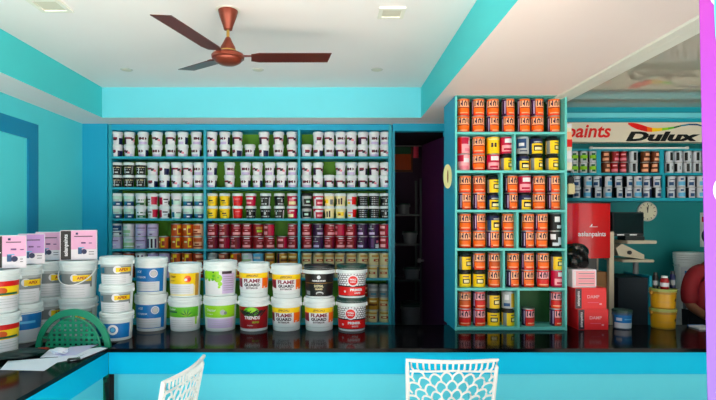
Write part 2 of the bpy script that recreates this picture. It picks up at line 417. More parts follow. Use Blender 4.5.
S['black_dots'] = ('black', [(a, a+10, v, v+.07, 'W2') for a in (-70, -50, -30, -10, 10, 30, 50) for v in (.15, .35, .55, .75)])
# shelf tins
S['navy_tin'] = ('W2', [(-80, 60, .45, .85, 'navyb'), (-40, 20, .55, .62, 'W'), (-60, 60, .1, .3, 'navy'), (-30, 30, .15, .22, 'W')])
S['green_tin'] = ('W', [(-60, 70, .25, .5, 'pgreen'), (-60, 60, .05, .15, 'green'), (-30, 40, .6, .8, 'mint'), (-90, -60, .0, .9, 'green')])
S['lilac_tin'] = ('lilac', [(-50, 50, .6, .7, 'purple'), (-40, 30, .3, .38, 'W'), (-90, -70, .0, .9, 'plum'), (-30, 0, .1, .2, 'ink')])
S['lilac_bars'] = ('W', [(-60, -30, .05, .8, 'purple'), (-10, 10, .05, .8, 'ink'), (30, 50, .05, .8, 'purple')])
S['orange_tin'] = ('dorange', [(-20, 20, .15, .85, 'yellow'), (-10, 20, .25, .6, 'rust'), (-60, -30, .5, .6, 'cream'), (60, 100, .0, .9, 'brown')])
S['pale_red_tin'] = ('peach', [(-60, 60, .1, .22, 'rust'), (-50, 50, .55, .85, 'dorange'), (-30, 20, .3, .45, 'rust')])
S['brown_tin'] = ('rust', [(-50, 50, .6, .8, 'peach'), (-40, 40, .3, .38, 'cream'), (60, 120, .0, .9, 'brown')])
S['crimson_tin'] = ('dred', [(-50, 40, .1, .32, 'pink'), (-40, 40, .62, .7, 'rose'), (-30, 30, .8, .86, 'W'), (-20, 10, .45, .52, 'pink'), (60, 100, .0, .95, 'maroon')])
S['crimson_side'] = ('dred', [(-60, 0, .15, .4, 'pink'), (-60, 0, .62, .82, 'pink'), (10, 80, .05, .9, 'crimson')])
S['crimson_gold'] = ('dred', [(-40, 30, .55, .75, 'gold'), (-30, 30, .3, .5, 'lime'), (-20, 20, .1, .2, 'pink')])
S['purple_tin'] = ('plum', [(-40, 30, .55, .62, 'silver'), (-30, 40, .1, .3, 'lilac'), (0, 30, .35, .5, 'purple'), (-10, 10, .7, .85, 'grey')])
S['purple_white'] = ('plum', [(0, 60, .05, .35, 'W'), (-50, -20, .1, .8, 'purple'), (10, 40, .5, .7, 'rose')])
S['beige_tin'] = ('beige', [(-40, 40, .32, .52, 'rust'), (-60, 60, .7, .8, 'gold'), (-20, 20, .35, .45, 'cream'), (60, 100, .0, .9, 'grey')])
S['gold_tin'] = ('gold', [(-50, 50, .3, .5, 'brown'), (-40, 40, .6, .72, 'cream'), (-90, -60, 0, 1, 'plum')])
S['grey_tin'] = ('grey', [(-50, 50, .5, .7, 'silver'), (-30, 30, .2, .3, 'teal')])
S['sky_tin'] = ('sky', [(-50, 50, .5, .7, 'W2'), (-50, 50, .1, .2, 'teal')])
# tall tins of the narrow rack
def rb(c, glyph, stripe=None):
    L = [(-65, 65, .52, .90, 'peach' if c != 'red' else 'pink'), (-180, 180, .0, .18, 'deep')]
    if glyph: L += [(-60, -50, .56, .86, 'ink'), (-40, -20, .62, .78, 'ink'), (-30, -20, .56, .86, 'plum'), (-10, 0, .56, .8, 'ink'), (0, 10, .74, .86, 'ink'), (10, 20, .56, .8, 'black'), (30, 40, .6, .86, 'ink'), (50, 60, .56, .8, 'plum')]
    L += [(-60, 60, .44, .5, 'rust'), (-50, 40, .1, .16, 'peach')]
    L += [(-30, 30, .22, .27, 'peach')]
    L += [(-150, -70, .0, 1, 'plum'), (-130, -120, .1, .9, 'W2'), (-90, -80, .1, .9, 'lilac')]
    L += [(110, 180, .2, 1, c)]
    return (c, L)
S['orange'] = rb('orange', True); S['deep_orange'] = rb('dorange', True); S['red_orange'] = rb('red', True)
S['yellow_black'] = ('yellow', [(-30, 40, .25, .58, 'black'), (-20, 30, .34, .48, 'cream'), (-30, 30, .66, .74, 'navy'), (-110, -70, .0, .9, 'grey'), (-180, 180, .86, 1, 'black')])
S['yellow_navy'] = ('yellow', [(-40, 50, .2, .55, 'black'), (-25, 35, .28, .45, 'cream'), (-180, 180, .66, 1, 'navy'), (-40, 40, .72, .82, 'silver'), (-110, -60, 0, .7, 'navyb')])
S['yellow_ink'] = ('yellow', [(-30, -10, .35, .6, 'ink'), (0, 20, .35, .6, 'ink'), (-110, -70, 0, 1, 'dyel'), (-60, 60, .8, .9, 'cream')])
S['red_pink'] = ('pink', [(-120, 0, .55, .95, 'crimson'), (0, 60, .5, .72, 'W'), (-40, 50, .12, .32, 'rose'), (-30, 40, .74, .78, 'crimson'), (-140, -70, .0, 1, 'red')])
S['pink_red'] = ('crimson', [(-60, 60, .1, .5, 'pink'), (-40, 40, .2, .3, 'crimson'), (-30, 50, .6, .85, 'W')])
S['navy_silver'] = ('silver', [(-70, 30, .3, .9, 'navyb'), (-40, 10, .45, .6, 'W'), (-30, 40, .1, .2, 'navy')])
S['dark_white'] = ('black', [(-60, -10, .5, .8, 'W'), (10, 50, .2, .6, 'W2'), (-40, 20, .1, .3, 'W2')])
S['silver_yellow'] = ('silver', [(10, 100, .05, .9, 'dyel'), (-60, 0, .1, .3, 'navyb'), (-50, -10, .5, .8, 'W')])
# small tins of the far right rack; black side bands paint in shaded gaps
S['lime_small'] = ('W2', [(-60, 60, .3, .6, 'lime'), (-20, 30, .1, .3, 'dgreen'), (60, 150, 0, 1, 'black'), (-30, 20, .65, .8, 'dgreen'), (-150, -70, 0, 1, 'black')])
S['crimson_small'] = ('dred', [(-50, 50, .1, .35, 'rose'), (-30, 30, .6, .75, 'pink'), (40, 150, 0, 1, 'black'), (-150, -80, 0, 1, 'brown')])
S['peach_small'] = ('brown', [(-60, 30, .1, .35, 'peach'), (-40, 30, .55, .8, 'peach'), (40, 150, 0, 1, 'black')])
S['white_small'] = ('W2', [(-50, -10, .1, .9, 'black'), (20, 30, .3, .6, 'ink'), (60, 150, 0, 1, 'black')])
S['blue_small'] = ('W2', [(-50, 10, .1, .45, 'navyb'), (-40, 40, .6, .7, 'navy'), (30, 110, 0, .8, 'navy'), (-150, -70, 0, 1, 'black')])
S['sky_small'] = ('W2', [(-50, 50, .15, .5, 'sky'), (-20, 20, .6, .8, 'navyb'), (50, 150, 0, 1, 'navy'), (-150, -90, 0, 1, 'black')])

KIND = {  # key -> radius, height, taper, lid style
 'tub': (0.054, 0.122, 0.14, 'tub'), 'ltin': (0.0535, 0.122, 0.0, 'tin'), 'utin': (0.0475, 0.1315, 0.0, 'tin'), 'ucap': (0.0475, 0.1315, 0.0, 'cap'), 'small': (0.0385, 0.104, 0.0, 'tin')}
MESH = {}
def can_meshes(kind, spec, lidc):
    k = (kind, spec, lidc)
    if k in MESH: return MESH[k]
    r, h, tp, lid = KIND[kind]
    if lid == 'tub':
        b = can_body(S[spec], r*0.93, h-0.022, tp).mesh('tub_body')
        mt = {'w': m_lidw, 'k': m_lidk}[lidc]
        l = MB().lathe([(r*0.985, h-0.027), (r, h-0.025), (r, h-0.012), (r*0.96, h-0.010), (r*0.97, h-0.002), (r*0.93, h), (r*0.90, h-0.004), (0.002, h-0.004)], 28, mt, capb=False, capt=False).mesh('lid')
    elif lid == 'tin':
        b = can_body(S[spec], r*0.985, h-0.003, 0).mesh('tin_body')
        l = MB().lathe([(r, h-0.008), (r, h-0.001), (r*0.95, h), (r*0.9, h-0.006), (r*0.8, h-0.006), (r*0.78, h-0.002), (0.002, h-0.002)], 28, m_tin, capb=False, capt=False).mesh('lid')
    else:
        b = can_body(S[spec], r*0.985, h-0.02, 0).mesh('tin_body')
        l = MB().lathe([(r*0.99, h-0.022), (r*0.99, h-0.018), (r*0.82, h-0.012), (r*0.80, h-0.001), (r*0.76, h), (0.002, h)], 28, m_lidk, capb=False, capt=False).mesh('lid')
    MESH[k] = (b, l); return MESH[k]
def can(kind, spec, x, y, z, rz, label, cat, group, name, lidc='w'):
    b, l = can_meshes(kind, spec, lidc)
    t = thing(name, label, cat, (x, y, z), rz, group)
    link('can_body' if name == 'paint_tin' else 'tub_body', b, t); link('lid', l, t)
    return t
ORD = ['first', 'second', 'third', 'fourth', 'fifth', 'sixth', 'seventh', 'eighth', 'ninth', 'tenth', 'eleventh']
LOOK = dict(white_maroon='white', white_pink='white', white_navy='white', black_white='black', blue_white='white-and-blue', green_white='white-and-green',
 pale_green='pale green', crimson_left='crimson-and-white', crimson_right='crimson-and-white', yellow='yellow', red='red', crimson_cream='crimson-and-cream', black_silver='black',
 silver_green='grey-and-black', crimson_white='crimson-and-white', cream_yellow='cream-and-yellow', cream_black='cream', white_red='white-and-red', black_dots='black',
 navy_tin='navy-and-white', green_tin='green-and-white', lilac_tin='lilac', lilac_bars='lilac-and-white', orange_tin='orange', pale_red_tin='pale orange', brown_tin='rust-brown',
 crimson_tin='crimson', crimson_side='crimson', crimson_gold='crimson-and-gold', purple_tin='dark purple', purple_white='purple-and-white', beige_tin='beige', gold_tin='gold',
 grey_tin='grey', sky_tin='pale blue', orange='orange', deep_orange='dark orange', red_orange='red', yellow_black='yellow-and-black', yellow_navy='yellow-and-navy',
 yellow_ink='yellow', red_pink='pink-and-red', pink_red='red-and-pink', navy_silver='navy-and-silver', dark_white='black-and-white', silver_yellow='silver-and-yellow',
 lime_small='lime-striped', crimson_small='dark red', peach_small='peach', white_small='white-and-black', blue_small='blue-and-white', sky_small='pale blue')

def place_row(rack, rowname, bayname, base_z, Ycan, Yref, kind, layers, xs_types):
    """layers: list bottom -> top of lists of (px, spec)"""
    r, h, tp, ld_ = KIND[kind]
    names = {1: ['lower'], 2: ['lower', 'upper'], 3: ['lowest', 'middle', 'topmost']}
    n = len(layers)
    below = {}
    for li, row in enumerate(layers):
        row = sorted(row)
        prev = -99
        for i, (px, sp) in enumerate(row):
            kd = kind
            x = PX(px, Ycan)
            x = max(x, prev+2*r+0.0008); prev = x
            if kind == 'ltin' and sp in ('white_maroon',): kd = 'tub'
            if kind == 'utin' and sp in ('yellow_black', 'yellow_navy'): kd = 'ucap'
            if li:   # stand it on the can below
                near = [q for q in below.values() if abs(q-x) < r*1.2]
                if near: x = min(near, key=lambda q: abs(q-x))
            lidc = 'w'
            if sp in ('silver_green',): lidc = 'k'
            isT = kd in ('tub',)
            word = 'tub' if isT else 'tin'
            look = LOOK[sp]
            lay = names[n][li] if n > 1 else 'single'
            lab = f"{look} {word}, {lay} layer, {ORD[i]} from left, {rack}, {rowname.split(' of the ')[0]}, {bayname}"
            rz = random.uniform(-0.75, 0.75) if kind != 'small' else random.uniform(-0.6, 0.6)
            if sp in ('yellow', 'red', 'blue_white', 'crimson_left', 'crimson_right', 'white_red'): rz *= 0.25
            if kind == 'utin': rz = random.choice((-0.15, 0.0, 0.25, 0.6)) + random.uniform(-.1, .1)
            can(kd, sp, x, Ycan, base_z+li*(h+0.0005), rz, lab, 'paint '+word, f"paint {word}s on the {rowname} of the {rack}", 'paint_'+word, lidc)
            if li == 0 or True: below.setdefault((li, i), x)
        below = {k: v for k, v in below.items() if k[0] == li}
Wc = ['white_maroon', 'white_pink', 'white_navy', 'white_maroon', 'white_pink']
def wr(): return random.choice(Wc)
def L(xs, types, z0=105): # zoom-of-5 coordinates
    return [(z0+x/5, t if t else wr()) for x, t in zip(xs, types)]
Yc = 5.075
rows = ['top shelf', 'second shelf', 'third shelf', 'fourth shelf', 'fifth shelf', 'sixth shelf', 'bottom shelf']
B = ['left bay', 'middle bay', 'right bay']
def lrow(row, bay, low, up, kind='tub', extra=None):
    layers = [low, up]+(extra or [])
    place_row('wide rack', rows[row]+' of the wide rack', B[bay], lz(BO[row+1])+0.22+0.010, Yc, LZ, kind, [q for q in layers if q], None)
N7 = [None]*7; N8 = [None]*8
a7 = [62, 123, 192, 262, 328, 390, 457]; a8 = [60, 120, 180, 239, 298, 358, 413, 466]
lrow(0, 0, L(a7, N7), L(a7, N7))
b8 = ['black_white']*3+[None]*5
lrow(1, 0, L(a8, b8), L(a8, b8))
c8 = ['blue_white', 'blue_white', 'green_white', 'crimson_right', 'crimson_left', 'pale_green', 'blue_white', 'blue_white']
lrow(2, 0, L(a8, c8), L(a8, c8))
lrow(3, 0, L(a8, ['lilac_tin', 'green_tin', 'lilac_tin', 'lilac_bars', 'orange_tin', 'orange_tin', 'orange_tin', 'pale_red_tin']),
     L([60, 120, 180, 239, 358, 413, 466], ['navy_tin', 'green_tin', 'lilac_tin', 'lilac_tin', 'orange_tin', 'orange_tin', 'pale_red_tin']), 'ltin')
d8 = ['grey_tin', 'brown_tin', 'lilac_bars', 'lilac_tin', 'lilac_tin', 'orange_tin', 'orange_tin', 'brown_tin']
lrow(4, 0, L(a8, d8), L(a8, d8), 'ltin')
m7 = [60, 125, 187, 250, 320, 393, 460]
lrow(0, 1, L(m7, N7, 200), L([60, 125, 187, 320, 393, 460], N7, 200))
m7b = [60, 148, 228, 288, 350, 408, 463]
lrow(1, 1, L(m7b, N7, 200), L(m7b, N7, 200))
m7c = [62, 124, 188, 255, 328, 397, 462]
lrow(2, 1, L(m7c, ['yellow', 'yellow', 'red', 'black_silver', 'black_silver', 'black_silver', 'crimson_cream'], 200),
     L(m7c, ['yellow', 'yellow', 'red', 'crimson_white', 'black_silver', 'black_silver', 'crimson_cream'], 200))
m8 = [65, 122, 180, 236, 290, 345, 410, 466]
lrow(3, 1, L(m8, ['crimson_tin', 'crimson_side', 'crimson_tin', 'crimson_tin', 'crimson_tin', 'crimson_tin', 'crimson_side', 'crimson_tin'], 200),
     L([65, 122, 180, 236, 290, 345, 466], ['crimson_tin', 'crimson_tin', 'crimson_tin', 'crimson_tin', 'crimson_gold', 'crimson_side', 'crimson_tin'], 200), 'ltin')
e8 = ['grey_tin', 'brown_tin', 'orange_tin', 'green_tin', 'sky_tin', 'gold_tin', 'gold_tin', 'gold_tin']
lrow(4, 1, L(m8, e8, 200), L(m8, e8, 200), 'ltin')
r8 = [58, 116, 172, 227, 282, 337, 391, 447]
lrow(0, 2, L(r8, N8, 295), L(r8[1:], N8[1:], 295))
lrow(1, 2, L(r8, N8, 295), L(r8[:2]+r8[3:], N8[1:], 295))
f8 = ['silver_green', 'crimson_white', 'cream_yellow', 'cream_black', 'white_red', 'black_dots', 'black_dots', 'black_silver']
g8 = ['silver_green', 'crimson_white', 'cream_black', 'cream_yellow', 'white_red', 'black_dots', 'black_dots', 'black_silver']
lrow(2, 2, L(r8, g8, 295), L(r8, f8, 295))
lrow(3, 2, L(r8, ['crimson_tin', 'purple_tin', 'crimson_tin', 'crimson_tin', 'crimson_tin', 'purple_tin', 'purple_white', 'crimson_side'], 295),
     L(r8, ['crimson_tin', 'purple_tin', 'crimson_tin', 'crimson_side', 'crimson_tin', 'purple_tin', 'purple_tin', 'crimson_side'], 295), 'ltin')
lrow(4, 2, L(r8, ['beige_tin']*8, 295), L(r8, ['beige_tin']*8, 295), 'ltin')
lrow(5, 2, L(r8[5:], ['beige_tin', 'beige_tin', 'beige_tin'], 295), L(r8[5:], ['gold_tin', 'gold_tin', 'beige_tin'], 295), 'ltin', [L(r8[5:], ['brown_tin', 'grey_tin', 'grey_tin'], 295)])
place_row('wide rack', 'bottom shelf of the wide rack', 'right bay', 0.22, Yc, LZ, 'ltin', [L(r8[5:], ['beige_tin']*3, 295)]*3, None)

# narrow rack
def U(row, low, up, div, n0):
    bz = uz(UB[row+1])+T1+0.0092
    for nm, lo_, hi_ in ((('left half', 0, div), ('right half', div, 999)) if div else (('full width', 0, 999),)):
        a = [(p, s) for p, s in low if lo_ <= p < hi_]; b = [(p, s) for p, s in up if lo_ <= p < hi_]
        place_row('narrow rack', n0+' of the narrow rack', nm, bz, UY+0.09, UY, 'utin', [a, b], None)
O, Y1, Y2, Q, RO = 'orange', 'yellow_black', 'yellow_navy', 'deep_orange', 'red_orange'
def Z(l): return [(p, s) for p, s in l]
U(0, Z([(463, O), (478, O), (492.5, O), (508, O), (523.5, O), (537, O), (553.5, O)]), Z([(463, O), (478, O), (492.5, O), (508, O), (523.5, O), (537, O), (553.5, O)]), None, 'top shelf')
U(1, Z([(463.5, 'red_pink'), (478.5, O), (493, 'pink_red'), (506.5, Y1), (522.5, Y2), (536, Y1), (552, Y1)]),
     Z([(463.5, 'red_pink'), (478.5, O), (493, 'yellow_ink'), (506.5, 'pink_red'), (522.5, 'navy_silver'), (536, Y2), (552, Y1)]), 515, 'second shelf')
U(2, Z([(464.6, O), (479, O), (493.5, Y2), (511, O), (524.5, Y2), (538.5, O), (553.5, O)]),
     Z([(464.6, O), (479, Q), (493.5, Y1), (511, O), (524.5, 'pink_red'), (538.5, O), (553.5, O)]), 502, 'third shelf')
U(3, Z([(464.6, O), (479, O), (492.8, O), (508, O), (527.5, O), (541, O), (555, 'dark_white')]),
     Z([(464.6, O), (479, O), (492.8, Y2), (508, O), (527.5, O), (541, O), (555, 'dark_white')]), 518, 'fourth shelf')
U(4, Z([(464.6, Y1), (478.8, Y1), (494, O), (512.5, O), (527.5, O), (542.5, RO), (557, 'pink_red')]),
     Z([(464.6, Y1), (478.8, O), (494, Q), (512.5, O), (527.5, O), (542.5, O), (557, Y1)]), 504, 'fifth shelf')
U(5, Z([(464.6, RO), (479, RO), (493.2, Y1), (508, Y1), (528, RO), (556, RO)]),
     Z([(464.6, Q), (479, RO), (493.2, Y1), (508, 'silver_yellow'), (556, RO)]), 519, 'bottom shelf')

# far right rack
def RW(row, bay, xs, types):
    z = PZ((172.8, 197.8)[row], RY)+0.0003
    lay = [(x, t) for x, t in zip(xs, types)]
    place_row('far right rack', ('top shelf', 'bottom shelf')[row]+' of the far right rack', bay, z, RY+0.048, RY, 'small', [lay, lay], None)
RW(0, 'left bay', [574, 583.3, 592.5], ['lime_small']*3)
RW(0, 'middle bay', [605.5, 614.5, 623.5, 633, 645, 655], ['peach_small', 'crimson_small', 'crimson_small', 'white_small', 'peach_small', 'peach_small'])
RW(0, 'right bay', [669, 678, 687, 696.2, 705.5], ['white_small']*5)
RW(1, 'left side', [576.5, 587.5, 597, 607.5, 618, 628, 637.5, 647, 656.5], ['blue_small', 'sky_small', 'blue_small', 'sky_small', 'blue_small', 'blue_small', 'sky_small', 'blue_small', 'blue_small'])
RW(1, 'right side', [671, 681, 690.5, 700], ['blue_small', 'sky_small', 'blue_small', 'sky_small'])

# ================================================================== BIG BUCKETS
def bucket_prof(r, h):
    rb_ = r*0.86; rt = r*0.955
    return (lambda z: rb_+(rt-rb_)*z/h)
def bucket(kind, px, Y, z, r, h, label, rz=0.0, lid='w', handle='back', body=None, px_abs=None, group='large paint buckets along the counter'):
    x = PX(px, Y) if px_abs is None else px_abs
    t = thing('paint_bucket', label, 'paint bucket', (x, Y, z), rz, group)
    Rf = bucket_prof(r, h); bt = body or m_lidw
    mb = MB(); mb.lathe([(r*0.84, 0), (Rf(0), 0.004), (Rf(h*0.74), h*0.74), (r*0.975, h*0.745), (r*0.975, h*0.765), (Rf(h*.77), h*0.772), (Rf(h*.84), h*0.84), (r*0.97, h*0.845), (r*0.97, h*0.9)], 48, bt)
    mb.build('bucket_body', t)
    lm = {'w': m_lidw, 'k': m_lidk, 'c': mat('olive_lid', (150, 160, 80), 0.4), 'g': mat('dark_green_lid', (20, 60, 52), 0.35)}[lid]
    mb = MB(); rr2 = r
    pr = [(rr2*0.975, h*0.855), (rr2, h*0.86), (rr2, h*0.892), (rr2*.962, h*.898), (rr2*.962, h*.915), (rr2, h*.922), (rr2, h*0.955), (rr2*0.985, h*0.962), (rr2*0.985, h-0.004), (rr2*0.95, h), (rr2*0.90, h), (rr2*0.89, h-0.006), (0.003, h-0.006)]
    mb.lathe(pr, 48, lm, capb=False, capt=False); mb.build('lid', t)
    # wire bail with its ears
    ear = h*0.79
    mb = MB(); pts = []
    sgn = -1 if handle == 'front' else 1
    for k in range(15):
        a = PI*k/14
        pts.append((-(r*1.0)*math.cos(a), sgn*(r*(1.0+.04*math.sin(a)))*math.sin(a), ear-(0.42 if handle == 'front' else 0.02)*h*math.sin(a)))
    mb.tube(pts, 0.0022 if handle != 'front' else 0.0042, m_wire if handle != 'front' else mat('white_bail', (250, 250, 250), 0.4), 6)
    for s in (-1, 1): mb.box(s*r*.975-0.008, s*r*.975+0.006, -0.012, 0.012, ear-0.014, ear+0.012, bt, 0.003)
    mb.build('handle', t)
    lb = MB(); o = [0.0005]
    def put(g, c, rot=0.0): on_cyl(lb, g, Rf, o[0], pm(c) if isinstance(c, str) else c, rot); o[0] += 0.0004
    A = r*0.93*R(70)    # half width of a label
    D = lambda v: v*h
    def tx(s, size, dx, v, c, sh=0.0, bold=0.0, xs=1.0): put(shift2d(text2d(s, size, sh, bold, xs), dx, D(v)), c)
    if kind == 'blue':
        put(rect2d(-A, A, D(.08), D(.73)), 'blue'); put(rect2d(-A*.82, A*.72, D(.10), D(.36)), 'W2')
        put(disc2d(A*.42, D(.58), .030, .022), 'W2'); put(disc2d(A*.42, D(.58), .020), 'silver')
        tx('ACE', .022, -A*.38, .63, 'W2', .2, .0006); tx('EXTERIOR', .018, -A*.28, .48, 'W2', 0, .0004)
        for q in (.30, .24, .18): put(rect2d(-A*.6, A*.5, D(q), D(q)+.003), 'silver')
    elif kind == 'silver':
        put(rect2d(-A, A, D(.30), D(.73)), 'grey'); put(rect2d(-A, A, D(.66), D(.73)), 'silver')
        put(disc2d(A*.18, D(.55), .028, 0, 16, 1.0), 'W'); put(rect2d(A*.1, A*.95, D(.46), D(.62)), 'yellow')
        tx('APEX', .026, A*.5, .54, 'rust', 0, .001); put(rect2d(-A*.8, A*.85, D(.04), D(.38)), 'W')
        for q in (.30, .24, .16, .1): put(rect2d(-A*.6, A*.6, D(q), D(q)+.0025), 'silver')
        put(rect2d(-A*.85, -A*.5, D(.42), D(.62)), 'teal')
    elif kind == 'swirl':
        put(rect2d(-A, A, D(.1), D(.62)), 'blue'); put(shift2d(disc2d(0, 0, .035, .02), A*.1, D(.4)), 'W'); put(disc2d(A*.1, D(.4), .014), 'sky')
    elif kind == 'sunny':
        put(rect2d(-A, A, D(.05), D(.72)), 'yellow'); put(rect2d(-A, A, D(.05), D(.36)), 'cream'); put(rect2d(-A*.9, A*.65, D(.1), D(.4)), 'W')
        put(disc2d(A*.35, D(.55), .026), 'orange'); put(disc2d(A*.42, D(.54), .014), 'red')
        put(disc2d(A*.25, D(.53), .010), 'W'); tx('Utsav', .026, -A*.5, .62, 'brown', .2, .0006); tx('distemper', .013, -A*.5, .5, 'brown')
        put(rect2d(A*.75, A, D(.05), D(.7)), 'gold')
        for q in (.32, .26, .2, .15): put(rect2d(-A*.7, A*.45, D(q), D(q)+.0025), 'silver')
    elif kind == 'leaf':
        put(rect2d(-A, A, D(.08), D(.73)), 'W'); put(rect2d(-A, A, D(.42), D(.72)), 'green'); put(rect2d(-A, -A*.2, D(.55), D(.6)), 'dgreen')
        for k in range(9):
            a = R(15+k*19); cx, cz = A*.28, D(.46)
            put(poly2d([(cx+.006*math.sin(a), cz-.006*math.cos(a)), (cx+.055*math.cos(a), cz+.055*math.sin(a)), (cx-.006*math.sin(a), cz+.006*math.cos(a))]), 'dgreen' if k % 2 else 'lime')
        tx('Tractor', .02, -A*.5, .66, 'W', .1, .0004)
        for q in (.32, .26, .2, .14): put(rect2d(-A*.7, A*.6, D(q), D(q)+.0025), 'silver')
        put(rect2d(A*.72, A*.82, D(.2), D(.45)), 'lime')
    elif kind == 'lime':
        put(rect2d(-A, A, D(.08), D(.73)), 'W'); put(rect2d(-A*1.05, A*1.05, D(.40), D(.74)), 'lime')
        put(rect2d(-A*.6, A*.85, D(.10), D(.36)), 'lilac'); tx('Tractor', .026, -A*.35, .61, 'W', .1, .0006); tx('emulsion', .015, -A*.4, .5, 'W')
        put(disc2d(A*.28, D(.55), .020), 'silver'); put(disc2d(A*.42, D(.53), .012), 'grey')
        for q in (.30, .24, .18): put(rect2d(-A*.4, A*.6, D(q), D(q)+.0025), 'silver')
    elif kind == 'splash':
        put(rect2d(-A, A, D(.06), D(.74)), 'W'); put(rect2d(A*.25, A, D(.08), D(.66)), 'lilac'); put(rect2d(A*.25, A*.8, D(.64), D(.72)), 'ink')
        rnd = random.Random(5)
        put(rect2d(-A*.9, A*.1, D(.5), D(.72)), 'lime'); put(disc2d(A*.05, D(.52), .03), 'lime'); put(disc2d(A*.15, D(.36), .016), 'lime'); put(disc2d(A*.1, D(.27), .01), 'lime')
        for k in range(10): put(disc2d(rnd.uniform(-A*.9, A*.2), D(rnd.uniform(.44, .72)), rnd.uniform(.006, .012), 0, 10), rnd.choice(['green', 'dgreen', 'lime']))
        for q in (.56, .5, .44, .38, .3, .24, .18): put(rect2d(A*.3, A*.85, D(q), D(q)+.003), 'grey')
    elif kind == 'flame':
        put(rect2d(-A*1.1, A*1.1, D(.56), D(.71)), 'yellow'); put(rect2d(-A*1.1, A*1.1, D(.26), D(.56)), 'orange'); put(rect2d(-A*1.1, -A*.5, D(.26), D(.54)), 'maroon')
        put(poly2d([(-A*1.1, D(.2)), (A*1.1, D(.2)), (A*1.1, D(.34)), (A*.5, D(.30)), (-A*.5, D(.28)), (-A*1.1, D(.33))]), 'W')
        put(rect2d(-A*.58, A*.58, D(.22), D(.56)), 'W')
        tx('FLAME', .036, 0, .48, 'maroon', 0, .0016, 1.2); tx('GUARD', .028, 0, .36, 'ink', 0, .0014, 1.2)
        tx('EXTERIOR', .017, 0, .27, 'ink', 0, .0006, 1.1); tx('(SPECIAL)', .020, 0, .635, 'brown', .25, .0002)
        put(rect2d(-A*.8, A*.6, D(.12), D(.13)), 'silver')
    elif kind == 'devil':
        put(rect2d(-A*1.1, A*1.1, D(.08), D(.72)), 'dred'); put(disc2d(-A*.05, D(.585), .034, 0, 24, 1.7), 'green'); put(disc2d(0, D(.63), .018, 0, 20, 1.8), 'lime')
        put(poly2d([(-A*.9, D(.62)), (-A*.3, D(.5)), (A*.4, D(.5)), (A*.9, D(.62)), (A*.5, D(.44)), (-A*.4, D(.44))]), 'black')
        tx('TRENDS', .032, 0, .40, 'W', .1, .0012); tx('GLOSS', .017, A*.2, .27, 'lime', .1, .0006); tx('interior', .014, -A*.1, .18, 'W')
    elif kind == 'black':
        put(rect2d(-A*1.15, A*1.15, D(.06), D(.74)), 'black'); put(disc2d(0, D(.64), .014), 'W2'); tx('PREMIUM FINISH', .014, 0, .53, 'W', 0, .0006)
        put(rect2d(-A, A, D(.455), D(.465)), 'gold'); tx('ROYAL', .024, 0, .37, 'beige', 0, .0012, .9); tx('GUARD', .016, 0, .28, 'beige', 0, .0008)
        put(disc2d(A*.05, D(.15), .014, 0, 20, 2.0), 'silver'); put(rect2d(-A*.8, -A*.5, D(.1), D(.22)), 'grey')
        put(disc2d(A*.05, D(.13), .010, 0, 20, 2.2), 'black')
    elif kind == 'brick':
        put(rect2d(-A*1.15, A*1.15, D(.06), D(.76)), 'black')
        for j in range(6):
            zz = D(.38+j*.062); s0 = -A*1.1+(j % 2)*.011
            while s0 < A*1.1-.01:
                put_w = min(.019, A*1.12-s0)
                on_cyl(lb, rect2d(s0, s0+put_w, zz, zz+.0115), Rf, o[0], pm('W')); s0 += .023
        o[0] += .0004
        put(rect2d(-A*1.15, A*1.15, D(.08), D(.34)), 'red'); put(disc2d(-A*.05, D(.53), .043), 'W'); put(disc2d(-A*.05, D(.53), .035), 'red')
        tx('WALL', .018, -A*.05, .565, 'W', 0, .0007); tx('SHIELD', .013, -A*.05, .49, 'W', 0, .0004)
        tx('PRIMER', .024, A*.15, .25, 'W', 0, .0012, 1.2); tx('WHITE', .015, A*.2, .15, 'W', 0, .0006); put(disc2d(-A*.5, D(.2), .008), 'W')
    elif kind == 'sunset':
        put(rect2d(-A*1.1, A*1.1, D(.05), D(.74)), 'W'); put(rect2d(-A*.35, A*1.1, D(.40), D(.74)), 'red'); put(rect2d(-A*.35, A*1.1, D(.40), D(.62)), 'yellow')
        put(disc2d(A*.2, D(.52), .02, 0, 20, 1.6), 'dorange'); put(rect2d(-A*.1, A*.9, D(.42), D(.47)), 'dgreen')
        put(rect2d(-A*1.1, -A*.4, D(.0+.04), D(.74)), 'navy')
        for q in (.32, .26, .2, .12): put(rect2d(-A*.2, A*.9, D(q), D(q)+.0025), 'silver')
    elif kind == 'skyblue':
        put(rect2d(-A*1.1, A*1.1, D(.34), D(.78)), 'blue'); put(rect2d(-A*1.1, A*1.1, D(.06), D(.34)), 'W2'); put(rect2d(-A*.9, -A*.4, D(.45), D(.6)), 'W2'); put(rect2d(-A*.2, A*.6, D(.5), D(.56)), 'sky')
    elif kind == 'ochre':
        put(rect2d(-A*1.4, A*1.4, D(.08), D(.76)), 'ochre'); put(disc2d(A*.5, D(.45), .014), 'black'); put(rect2d(-A*.8, A*.2, D(.3), D(.4)), 'gold')
    elif kind == 'wave':
        put(rect2d(-A*1.1, A*1.1, D(.05), D(.74)), 'W2'); put(poly2d([(-A*.2, D(.2)), (A, D(.4)), (A, D(.7)), (A*.3, D(.72))]), 'sky'); put(rect2d(-A*.9, -A*.1, D(.5), D(.62)), 'blue'); put(rect2d(-A*.9, A*.9, D(.06), D(.12)), 'black')
    if lb.v: lb.build('bucket_label', t)
    return t
BZ = T1
CB = 3.945
h2 = 0.272
def two(kinds, labels, px, h, r, lids=('w', 'w'), rzs=(0, 0), Y=CB, hands=('back', 'back')):
    for i in range(2):
        bucket(kinds[i], px, Y, BZ+0.0005+i*(h+0.0005), r, h, labels[i], rzs[i], lids[i], hands[i])
